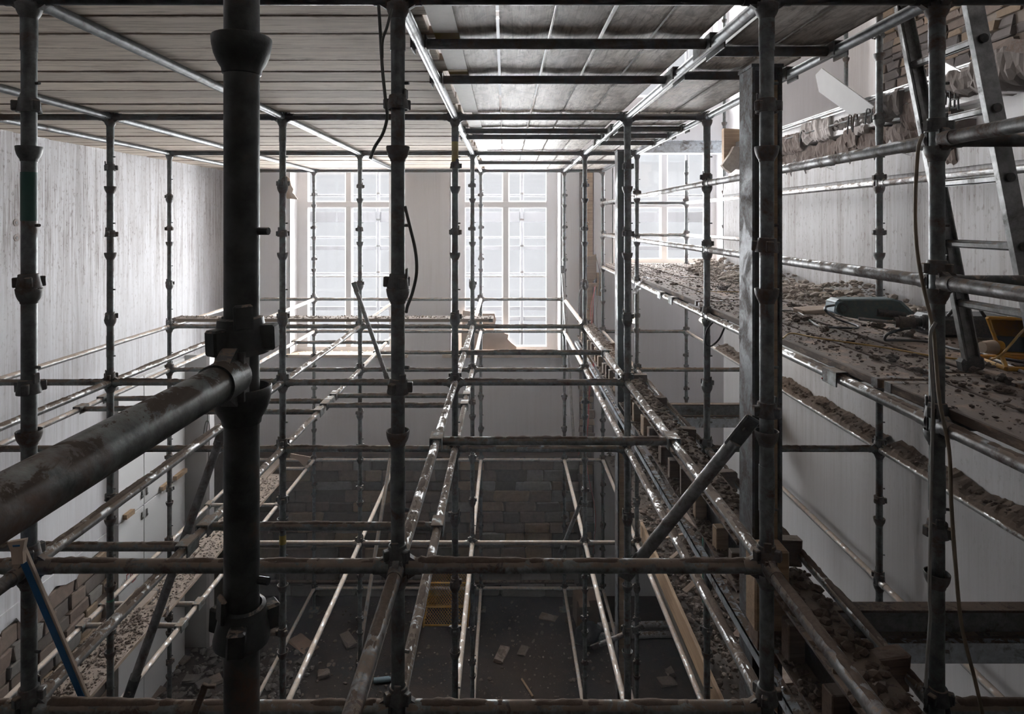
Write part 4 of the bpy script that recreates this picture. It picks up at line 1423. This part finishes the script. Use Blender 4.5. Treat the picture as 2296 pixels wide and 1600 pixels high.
q = MB(); q.path([DP(1965, 700, yd - .05), DP(2000, 704, yd - .052), DP(2025, 706, yd - .04)], .022, 12); q.build('handle_grip', M['black_plastic'], dr, True)
p0, p1 = DP(2006, 722, yd - .10), DP(2086, 722, yd - .16)
dd = (p1 - p0)
for (t0, t1, r0, nm, mt) in ((0, .12, .030, 'rubber_boot', 'grey_rubber'), (.12, .20, .036, 'rubber_boot', 'grey_rubber'), (.20, .46, .031, 'rubber_boot', 'grey_rubber'), (.46, .56, .036, 'collar', 'grey_rubber'), (.56, .75, .026, 'gearbox', 'black_plastic'), (.75, .82, .034, 'collar', 'black_plastic'), (.82, 1.25, .042, 'gearbox', 'black_plastic')):
    q = MB(); q.tube(p0 + dd * t0, p0 + dd * t1, r0, 20, r0 * .97); q.build(nm, M[mt], dr, True)
q = MB(); q.tube(DP(1925, 714, yd - .09), DP(2008, 723, yd - .12), .009, 10); q.build('side_rod', M['alu'], dr, True)


def smooth_path(pts, n=8):
    pts = [Vector(p) for p in pts]; out = []
    P_ = [pts[0] * 2 - pts[1]] + pts + [pts[-1] * 2 - pts[-2]]
    for i in range(1, len(P_) - 2):
        for k in range(n):
            t = k / n; a, b, c, d = P_[i - 1], P_[i], P_[i + 1], P_[i + 2]
            out.append(.5 * ((2 * b) + (c - a) * t + (2 * a - 5 * b + 4 * c - d) * t * t + (3 * b - a - 3 * c + d) * t ** 3))
    out.append(pts[-1])
    return out


def cable(pts, r, mat, label, name='cable', cat='cable'):
    q = MB(); q.path(smooth_path(pts), r, 8)
    return tag(q.build(name, M[mat], None, True, 60), label, cat)


def onp(px, py, lift=.008):           # a spot on the platform top under a pixel
    D = (H0 - ZPT - lift) * F / (py - CY); return P(px, py, D)


cable([DP(1870, 684, yd - .07), DP(1851, 688, yd - .10), DP(1855, 700, yd - .12), onp(1880, 716, .03), onp(1920, 729), onp(1922, 735), onp(1900, 735), onp(1842, 733)], .0065, 'cable_black', 'black lead of the drill looping over the platform')
cable([onp(2078, 734), onp(2030, 737, .05), onp(1992, 748, .04), onp(1985, 762), onp(2010, 762), onp(2080, 766), onp(2150, 785), onp(2230, 800), onp(2296, 812)], .0075, 'cable_black', 'black cable looping below the drill snout')
cable([onp(1755, 758), onp(1775, 747), onp(1830, 757), onp(1885, 765), onp(1990, 780), onp(2080, 796), onp(2160, 806), onp(2230, 812)], .0045, 'cable_yellow', 'thin yellow cable lying along the platform planks')
cable([onp(1700, 700), onp(1757, 695), onp(1790, 700), onp(1830, 728), onp(1850, 732)], .006, 'cable_grey', 'grey lead trailing over the platform from steel column')
cable([onp(2176, 780, .03), onp(2200, 782, .03), onp(2215, 800), onp(2245, 812), onp(2330, 850)], .008, 'cable_grey', 'pale grey cable beside the yellow floodlight')
q = MB(); q.tube(P(1520, 653, 5.83), P(1657, 654, 5.60), .004, 6)
tag(q.build('yellow_rod', M['cable_yellow']), 'thin yellow rod lying on the far platform planks', 'rod')

# toolbox behind ladder and black tool
tb = empty('tool_case', (0, 0, 0)); tag(tb, 'black tool case on the platform behind the ladder', 'tool case')
a = P(2165, 735, 3.4); q = MB(); q.bbox((2.60, 3.55, ZPT + .06), (.42, .22, .12), .02); q.build('case_body', M['black_plastic'], tb)
q = MB(); q.path(smooth_path([(2.46, 3.46, ZPT + .12), (2.50, 3.44, ZPT + .17), (2.60, 3.44, ZPT + .18), (2.66, 3.45, ZPT + .12)]), .009, 8); q.build('case_handle', M['black_plastic'], tb, True)

# floodlight
fl = empty('floodlight', (0, 0, 0)); tag(fl, 'yellow site floodlight standing on the platform beside the ladder', 'floodlight')
yl = 2.78
def LP(px, py, d=yl): return P(px, py, d)
q = MB()
rim = [(2214, 712), (2300, 715), (2312, 796), (2244, 793)]
v0 = [LP(a, b, yl) for a, b in rim]; v1 = [LP(a, b, yl + .09) + Vector((.0, 0, .0)) for a, b in rim]
q.add(v0 + v1, [(0, 1, 5, 4), (1, 2, 6, 5), (2, 3, 7, 6), (3, 0, 4, 7), (4, 5, 6, 7)])
q.build('hood', M['yellow_plastic'], fl)
q = MB(); q.add([LP(2228, 752, yl + .012), LP(2304, 756, yl + .012), LP(2308, 790, yl + .005), LP(2243, 787, yl + .005)], [(0, 3, 2, 1)])
q.add([LP(2228, 752, yl + .03), LP(2304, 756, yl + .03), LP(2308, 790, yl + .03), LP(2243, 787, yl + .03)], [(0, 1, 2, 3)])
q.build('lamp_glass', M['lamp_glass'], fl)
q = MB()
for (a, b) in ((rim[0], rim[1]), (rim[1], rim[2]), (rim[2], rim[3]), (rim[3], rim[0])): q.tube(LP(a[0], a[1], yl - .004), LP(b[0], b[1], yl - .004), .008, 8)
q.build('rim', M['yellow_plastic'], fl, True)
q = MB(); q.tube(LP(2228, 776), LP(2240, 780), .030, 18, .034); q.build('knob_collar', M['yellow_plastic'], fl, True)
q = MB(); q.tube(LP(2202, 778, yl - .02), LP(2228, 778, yl - .01), .024, 18, .032); q.build('plug_knob', M['cream_edge'], fl, True)
zb_ = ZPT + .012
q = MB(); q.path([(2.16, yl - .10, zb_), (2.42, yl - .14, zb_), (2.45, yl + .12, zb_), (2.20, yl + .14, zb_), (2.16, yl - .10, zb_)], .011, 8); q.tube((2.42, yl - .14, zb_), LP(2300, 790), .010, 8); q.tube((2.16, yl - .1, zb_), LP(2244, 792), .010, 8)
q.build('stand', M['yellow_plastic'], fl, True)
cable([LP(2300, 735, yl - .03), LP(2285, 750, yl - .05), LP(2268, 770, yl - .06), LP(2245, 795, yl - .08), onp(2222, 806, .01)], .005, 'cable_yellow', 'yellow lead hanging from the floodlight')

# ------------------------------------------------------------------ hanging cables
cable([P(2068, 302, 2.16), P(2058, 340, 2.13), P(2052, 460, 2.13), P(2056, 560, 2.13), P(2072, 650, 2.13), P(2092, 735, 2.12), P(2098, 800, 2.12), P(2107, 900, 2.11), P(2128, 1010, 2.11), P(2133, 1130, 2.11), P(2142, 1260, 2.11), P(2156, 1400, 2.11), P(2185, 1520, 2.12), P(2203, 1600, 2.12), P(2206, 1640, 2.12)], .0062, 'cable_tan', 'tan cable hanging beside the right front upright to the bottom')
cable([P(2098, 722, 2.10), P(2086, 752, 2.10), P(2088, 830, 2.10), P(2092, 900, 2.10), P(2090, 1000, 2.17), P(2084, 1310, 2.13), P(2086, 1380, 2.13), P(2080, 1460, 2.13), P(2076, 1540, 2.13)], .0055, 'cable_grey', 'grey cable hugging the right front upright')
cable([P(849, 13, 2.08), P(852, 60, 2.08), P(857, 150, 2.08), P(864, 220, 2.08), P(868, 262, 2.08), P(858, 300, 2.10), P(840, 330, 2.12), P(830, 356, 2.12)], .0055, 'cable_olive', 'grey cable dangling from the plank ceiling, longer one')
cable([P(878, 20, 2.07), P(868, 60, 2.06), P(858, 90, 2.06), P(857, 130, 2.08)], .0048, 'cable_olive', 'grey cable dangling from the plank ceiling, shorter one')
cable([P(908, 462, 2.14), P(917, 500, 2.14), P(931, 560, 2.14), P(934, 610, 2.14), P(925, 655, 2.14), P(914, 685, 2.14), P(911, 700, 2.15)], .0055, 'cable_olive', 'dark cable bowing out beside the middle front upright')
cable([P(1657, 698, 4.55), P(1620, 706, 4.55), P(1588, 735, 4.55), P(1582, 765, 4.55), P(1592, 776, 4.55), P(1612, 760, 4.55), P(1632, 720, 4.55), P(1657, 699, 4.5)], .007, 'cable_black', 'black cable loop hanging below the platform edge')
cable([P(1333, 640, 9.7), P(1330, 690, 9.7), P(1328, 760, 9.7), P(1330, 830, 9.6), P(1320, 900, 9.6), P(1316, 1010, 9.6), P(1318, 1060, 9.6), P(1335, 1150, 9.6), P(1330, 1240, 9.6)], .0045, 'red', 'red wire hanging down beside the partition scar')
cable([P(1336, 640, 9.68), P(1324, 700, 9.68), P(1336, 790, 9.6), P(1322, 860, 9.6), P(1318, 960, 9.6), P(1296, 1020, 9.6)], .0045, 'red', 'second red wire twisted beside the partition scar')
cable([P(1337, 575, 9.9), P(1345, 620, 9.9), P(1338, 690, 9.85), P(1336, 760, 9.8), P(1300, 730, 9.9), P(1298, 660, 9.9), P(1310, 640, 9.9)], .007, 'cable_grey', 'grey wire looping over boards at the partition scar')
cable([P(465, 900, 8.7), P(464, 960, 8.7), P(455, 985, 8.7), P(462, 945, 8.7), P(470, 960, 8.7), P(466, 1060, 8.7)], .006, 'cable_olive', 'thin looped flex hanging in the left back corner')
cable([P(1887, 815, 2.92), P(1880, 830, 2.92), P(1862, 842, 2.9), P(1842, 848, 2.92)], .004, 'red', 'red cable tie end under the platform edge')

# ------------------------------------------------------------------ things by the windows
q = MB()
tear = [(640, 393), (650, 400), (653, 415), (658, 424), (656, 432), (662, 438), (668, 447), (643, 445), (636, 420)]
q.prism([(P(a, b, YW - .02).x, P(a, b, YW - .02).z) for a, b in tear], YW - .03, YW - .012, 'y')
tag(q.build('torn_paper', M['cardboard']), 'torn brown lining hanging at top left of left window', 'torn paper')
q = MB()
sh = [(1036, 699), (1062, 702), (1080, 706), (1108, 706), (1112, 720), (1106, 745), (1034, 745)]
q.prism([(P(a, b, YW).x, P(a, b, YW).z) for a, b in sh], YW + .17, YW + .185, 'y')
tag(q.build('cardboard_sheet', M['cardboard']), 'curled cardboard sheet against lower left pane of middle window', 'cardboard')
q = MB()
sh = [(1034, 742), (1100, 742), (1118, 744), (1140, 752), (1138, 762), (1146, 770), (1158, 779), (1158, 786), (1034, 786)]
q.prism([(P(a, b, YW).x, P(a, b, YW).z) for a, b in sh], YW + .08, YW + .10, 'y')
tag(q.build('cardboard_sheet', M['cardboard']), 'torn cardboard sheet standing on sill of middle window', 'cardboard')
# boards at the scar
for (pts_, d, lab, mt) in (([(1313, 578), (1337, 570), (1337, 622), (1328, 632), (1313, 634)], YW - .13, 'small raw board nailed over the partition scar', 'timber'),
                           ([(1313, 636), (1340, 634), (1342, 642), (1313, 644)], YW - .22, 'short timber block sticking out of the partition scar', 'timber'),
                           ([(1338, 611), (1354, 611), (1354, 664), (1338, 662)], YW - .10, 'square board beside the partition scar', 'timber'),
                           ([(1622, 288), (1660, 290), (1660, 372), (1622, 372)], 7.9, 'timber boarding above the platform behind the steel column', 'timber'),
                           ([(1622, 365), (1636, 345), (1645, 328), (1658, 330), (1662, 380), (1650, 378), (1638, 388), (1624, 378), (1618, 370)], 7.8, 'broken plaster lump hanging under the timber boarding', 'rubble_pale')):
    q = MB(); q.prism([(P(a, b, d).x, P(a, b, d).z) for a, b in pts_], d - .02, d + .06, 'y')
    tag(q.build('wooden_board' if mt == 'timber' else 'plaster_lump', M[mt]), lab, 'board' if mt == 'timber' else 'plaster lump')
# lintel beam over the right window and debris heap at its foot
q = MB(); q.b2((2.10, 9.62, Z(1.06)), (3.55, 9.72, Z(1.24))); q.b2((2.10, 9.56, Z(1.23)), (3.55, 9.78, Z(1.245))); q.b2((2.10, 9.56, Z(1.05)), (3.55, 9.78, Z(1.065)))
tag(q.build('steel_lintel', M['beam_silver']), 'blue grey steel lintel in front of the right window head', 'steel lintel')
heap('rubble_heap', 2.85, 3.3, 8.5, 9.6, lambda x, y, r: Z(-.70) + r.uniform(0, .12), 160, .02, .06, 'rubble_pale', 'pale rubble heap at right end of the far platform', seed=44)
# polythene crumpled at the far column
q = MB(); rr = random.Random(55); nu, nv = 14, 10; vs_ = []
for i in range(nu + 1):
    for j in range(nv + 1):
        u = i / nu; v = j / nv
        p = P(1415 + 44 * u, 628 + 26 * v * (1 - .6 * u) + 8 * math.sin(u * 6), 7.0 + .08 * math.sin(u * 9 + v * 5))
        vs_.append(p + Vector((rr.uniform(-.012, .012), rr.uniform(-.05, .05), rr.uniform(-.012, .012))))
q.add(vs_, [(i * (nv + 1) + j, (i + 1) * (nv + 1) + j, (i + 1) * (nv + 1) + j + 1, i * (nv + 1) + j + 1) for i in range(nu) for j in range(nv)])
tag(q.build('polythene', M['poly'], None, True, 180), 'crumpled clear polythene at platform edge beside far column', 'plastic sheet')

# two small site bulbs
for (px, py, D, lab) in ((1421, 719, 7.4, 'small lit bulb behind the far column'), (1575, 717, 6.6, 'small lit bulb behind the platform edge upright')):
    root = empty('site_bulb', P(px, py, D)); tag(root, lab, 'light bulb')
    q = MB(); q.tube((0, 0, .06), (0, 0, Z(-.70) - root.location.z), .004, 6); q.build('flex', M['cable_olive'], root)
    q = MB(); q.rock((0, 0, 0), .028, random.Random(1), 1.0, 2); q.build('bulb', M['bulb'], root, True, 180)
    q = MB(); q.tube((0, .0, .02), (0, 0, .07), .014, 12); q.build('bulb_holder', M['cream_edge'], root, True)
    ld = bpy.data.lights.new('bulb_light', 'POINT'); ld.energy = 3; ld.color = (1, .85, .65); ld.shadow_soft_size = .03
    lo = bpy.data.objects.new('bulb_light', ld); COL.objects.link(lo); lo.parent = root; lo.location = (0, -.07, 0)

# ------------------------------------------------------------------ white plates in the upper right
X_ = 2.86
pl = [(1828, 168), (1842, 153), (1960, 239), (1950, 250), (1909, 259), (1836, 206)]
def plate(pts_, X, lab, mat='plaster_white', t=.012):
    q = MB(); q.prism([(P(a, b, X * F / (a - CX)).y, P(a, b, X * F / (a - CX)).z) for a, b in pts_], X, X + t, 'x')
    tag(q.build('gusset_plate', M[mat]), lab, 'steel plate')
plate(pl, X_, 'pale grey slanting plate above broken concrete at upper right', 'plaster_white')
plate([(2118, 140), (2160, 162), (2150, 172), (2128, 180), (2118, 178)], X_, 'small pale plate behind the right front upright', 'galv_strip')
plate([(2268, 87), (2340, 92), (2340, 120), (2284, 119), (2254, 113)], X_ - .1, 'dark plate end at top right corner', 'beam_rust')

# ------------------------------------------------------------------ blue stake, left foreground
p0 = P(40, 1215, 2.08); p1 = P(205, 1600, 2.36)
d = (p1 - p0); L = d.length; dn = d.normalized()
sd = Vector((0, 1, 0)).cross(dn).normalized(); nn = dn.cross(sd)
rot = Matrix((dn, sd, nn)).transposed()
bs_ = empty('blue_batten', p0); tag(bs_, 'blue painted batten leaning across the lower left corner', 'batten')
q = MB(); q.bbox(d / 2, (L, .036, .016), .003, rot); q.build('batten_core', M['cream_edge'], bs_)
for sg in (-1, 1):
    q = MB(); q.bbox(d / 2 + nn * (.0095 * sg), (L - .004, .025, .003), .001, rot); q.build('blue_face', M['blue'], bs_)
q = MB(); q.prism([(-.030, .004), (.030, .010), (.0195, -.03), (.0185, -.07), (-.0185, -.07), (-.0195, -.03)], -.0075, .0075, 'y'); o = q.build('splayed_tip', M['cream_edge'], bs_); o.rotation_euler = (0, -math.asin(dn.x), 0)
# folded dark strip hooked on the bottom tube
q = MB(); q.bbox((0, 0, 0), (.022, .012, .15), .002, Matrix.Rotation(.35, 3, 'Y')); q.bbox((.035, 0, .062), (.05, .012, .012), .002)
o = q.build('metal_strip', M['beam_rust']); o.location = P(445, 1578, 2.14); tag(o, 'bent rusty strip hooked over the bottom left tube', 'metal strip')
# dirty paper scrap on the tube under the window wall
q = MB(); sc_ = [(652, 1016), (697, 1024), (690, 1033), (684, 1046), (668, 1030), (650, 1024)]
q.prism([(P(a, b, 9.35).x, P(a, b, 9.35).z) for a, b in sc_], 9.34, 9.36, 'y'); tag(q.build('paper_scrap', M['cardboard']), 'torn paper scrap at far end of the low walkway', 'paper')

# ------------------------------------------------------------------ floor things
# yellow mesh crate
cr = empty('mesh_crate', (0, 0, 0)); tag(cr, 'yellow wire mesh crate on the floor before the stone wall', 'crate')
cx0, cx1, cy0, cy1, cz1 = -1.22, -.56, 9.28, 9.75, .66
q = MB()
for (a, b) in (((cx0, cy0), (cx1, cy0)), ((cx1, cy0), (cx1, cy1)), ((cx1, cy1), (cx0, cy1)), ((cx0, cy1), (cx0, cy0))):
    for z in (.03, .30, cz1): q.tube((*a, z), (*b, z), .014, 8)
for (a, b) in ((cx0, cy0), (cx1, cy0), (cx1, cy1), (cx0, cy1)): q.tube((a, b, .0), (a, b, cz1), .014, 8)
q.build('crate_frame', M['yellow_plastic'], cr, True)
q = MB()
for yy in (cy0, cy1):
    nx = 16
    for k in range(-12, nx + 1):
        for sg in (1, -1):
            x0 = cx0 + (cx1 - cx0) * k / nx; run = (cz1 - .03)
            a = Vector((x0, yy, .03)); b = Vector((x0 + run * .75, yy, cz1))
            if sg < 0: a = Vector((cx0 + cx1 - a.x, yy, a.z)); b = Vector((cx0 + cx1 - b.x, yy, b.z))
            lo_, hi_ = cx0, cx1
            t0, t1 = 0.0, 1.0
            dx = b.x - a.x
            for bnd in (lo_, hi_):
                tt = (bnd - a.x) / dx
                if (bnd == lo_) == (dx > 0): t0 = max(t0, tt)
                else: t1 = min(t1, tt)
            if t1 - t0 > .03: q.tube(a.lerp(b, t0), a.lerp(b, t1), .004, 4, caps=False)
o = q.build('wire_mesh', M['yellow_plastic'], cr); o['kind'] = 'stuff'
# cardboard box, bag, pipes
bx_ = empty('cardboard_box', (1.22, 9.42, 0), (0, 0, .12)); tag(bx_, 'brown cardboard box standing on the floor by the partition scar', 'cardboard box')
q = MB(); q.bbox((0, 0, .20), (.34, .30, .40), .004); q.build('box_body', M['dark_card'], bx_)
q = MB(); q.bbox((-.08, -.20, .41), (.16, .14, .006), .001, Matrix.Rotation(.5, 3, 'X')); q.build('box_flap', M['dark_card'], bx_)
q = MB(); q.rock((0, 0, .12), .17, random.Random(6), .8, 2); o = q.build('rubbish_bag', M['bag'], None, True, 180); o.location = (1.18, 8.95, 0); tag(o, 'black rubbish bag on the floor in front of cardboard box', 'rubbish bag')
for k, (z, y) in enumerate(((.05, 9.0), (.05, 9.14), (.15, 9.07))):
    q = MB(); q.tube((1.35, y, z), (2.5, y + .05, z), .048, 16)
    o = q.build('metal_pipe', M['galv_strip'], None, True); tag(o, 'galvanised pipe lying on the floor, %s' % ('nearer lower one', 'farther lower one', 'topmost one')[k], 'pipe')
q = MB(); q.tube((0, 0, 0), (.20, .03, 0), .035, 16); q.tube((.20, .03, 0), (.24, .036, 0), .026, 16)
o = q.build('plastic_bottle', M['teal_light'], None, True); o.location = P(838, 1528, 8.15); o.location.z = .036; tag(o, 'pale blue bottle lying on the dark floor', 'bottle')
# bricks, slabs and scraps on the floor
rr = random.Random(91)
for (px, py, sx, sy, sz, mt) in ((1230, 1385, .26, .16, .03, 'timber_dark'), (1495, 1530, .22, .16, .04, 'rubble'), (1503, 1512, .14, .10, .06, 'rubble'), (780, 1440, .14, .32, .06, 'rubble'), (725, 1515, .16, .12, .06, 'rubble'), (680, 1445, .45, .22, .02, 'dark_card'), (430, 1530, .22, .14, .07, 'rubble_grey'), (455, 1540, .18, .14, .07, 'rubble_grey'), (400, 1480, .3, .16, .04, 'rubble'), (480, 1530, .16, .2, .05, 'rubble'), (350, 1560, .2, .15, .06, 'rubble'), (1125, 1470, .32, .14, .04, 'timber_dark'), (1172, 1460, .20, .12, .03, 'rubble'), (620, 1420, .2, .14, .05, 'rubble')):
    D = H0 * F / (py - CY); p = P(px, py, D)
    if p.y > 9.8: continue
    q = MB(); q.bbox((0, 0, sz / 2), (sx, sy, sz), .012, None, .012, rr); o = q.build('floor_scrap', M[mt]); o.location = (p.x, p.y, 0.0); o.rotation_euler = (0, 0, rr.uniform(0, 3))
    tag(o, {1230: 'dark triangular board scrap on the floor before the cardboard box', 1495: 'flat grey brick on the floor at right, largest of a pair', 1503: 'small brick on the floor at right, behind a larger one', 780: 'long dark lump on the floor between two low tubes', 725: 'dark brick fragment on floor left of the front middle upright', 680: 'torn dark cardboard flap lying flat on the floor', 430: 'grey brick in the left corner rubble, left of a pair', 455: 'grey brick in the left corner rubble, right of a pair', 400: 'flat brown slab at the foot of the white boarding', 480: 'brown fragment on the floor near thick near upright', 350: 'brown fragment in the nearest part of left corner floor', 1125: 'dark plank scrap in the middle of the floor', 1172: 'thin brown scrap beside plank scrap mid floor', 620: 'brown slab on the floor under the low left tubes'}[px], 'debris piece')
heap('floor_rubble', -4.3, 1.6, 6.6, 9.9, lambda x, y, r: .0, 1600, .006, .035, 'rubble', 'small stones scattered over the dark earth floor', seed=61)
heap('floor_rubble', -4.3, 1.6, 6.6, 9.9, lambda x, y, r: .0, 260, .006, .02, 'rubble_pale', 'pale chips scattered over the dark earth floor', seed=62)
heap('floor_rubble', -4.4, -2.6, 6.4, 8.8, lambda x, y, r: .0, 900, .015, .07, 'rubble_grey', 'grey rubble heap on the floor in the left corner', seed=63)
for k, (px0, py0, px1, py1) in enumerate(((1170, 1525, 1195, 1565), (300, 1590, 330, 1540), (395, 1500, 410, 1440))):
    a = P(px0, py0, H0 * F / (py0 - CY)); b = P(px1, py1, H0 * F / (py1 - CY)); a.z = b.z = .02
    q = MB(); q.tube(a, b, .014, 6); tag(q.build('floor_stick', M['timber']), 'thin wooden stick lying on the dark earth floor', 'stick', 'sticks on the floor')

# pipes along the foot of the window wall
for k, (z, r, mt) in enumerate(((.52, .035, 'black_steel'), (.30, .028, 'beam_rust'))):
    q = MB(); q.tube((-4.3, YW - .12, z), (1.1, YW - .12, z), r, 14); tag(q.build('wall_pipe', M[mt], None, True), 'dark pipe along the stone wall foot, %s' % ('upper one', 'lower one')[k], 'pipe')
q = MB(); q.b2((-4.5, YW - .03, ZF - .09), (1.2, YW + .05, ZF + .0)); tag(q.build('wall_plate', M['timber_dark']), 'dark timber plate along the old floor line below windows', 'timber plate')

# ------------------------------------------------------------------ outside scaffold across the street side
YO = 11.9
q = MB(); q.b2((XL - 1, YW + .50, 2.7), (XU + 1, 12.6, 2.9)); tag(q.build('floor_outside', STREET), kind='structure')
def ox(px): return (px - CX) * YO / F
def oz(py): return H0 + (CY - py) * YO / F
for k, px in enumerate((848, 1170, 1540)):
    root = empty('outside_upright', (ox(px), YO, 2.9)); tag(root, 'pale outside scaffold upright seen through the %s window' % ('left', 'middle', 'right')[k], 'outside scaffold', 'outside scaffold')
    q = MB(); q.tube((0, 0, 0), (0, 0, oz(100) - 2.9), .035, 12); q.build('pole', M['outside'], root, True)
    z = .2
    while z < oz(100) - 2.9:
        link('bottom_cup', shared('bottom_cup', tubecup, 'cup'), root, (0, 0, z)); z += .5
for k, (py, h, t, lab) in enumerate(((438, 6, 0, 'upper rail'), (486, 24, 1, 'upper toe board'), (556, 9, 1, 'middle toe board'), (532, 4, 0, 'middle rail'), (613, 4, 0, 'lower rail'), (672, 4, 0, 'lowest rail'), (692, 8, 1, 'lower toe board'), (715, 10, 1, 'lowest toe board'))):
    q = MB(); hh_ = h * YO / F
    if t: q.bbox(((ox(560) + ox(1700)) / 2, YO + .048, oz(py)), (ox(1700) - ox(560), .03, hh_), .004)
    else: q.tube((ox(560), YO + .033 + hh_ / 2, oz(py)), (ox(1700), YO + .033 + hh_ / 2, oz(py)), hh_ / 2, 10)
    tag(q.build('outside_rail', M['outside']), 'pale outside scaffold %s seen through the windows' % lab, 'outside scaffold', 'outside scaffold')

q = MB(); q.b2((XL + .06, .02, .02), (XR - .03, YW - .14, Z(.755)))
HZ = True
if HZ:
    hz = q.build('dusty_air', haze(.0048)); tag(hz, 'thin dusty air filling the room below the plank ceiling', 'haze', kind='stuff')
print('stones', ns, nl, 'bricks', nb, 'objects', len(bpy.data.objects))
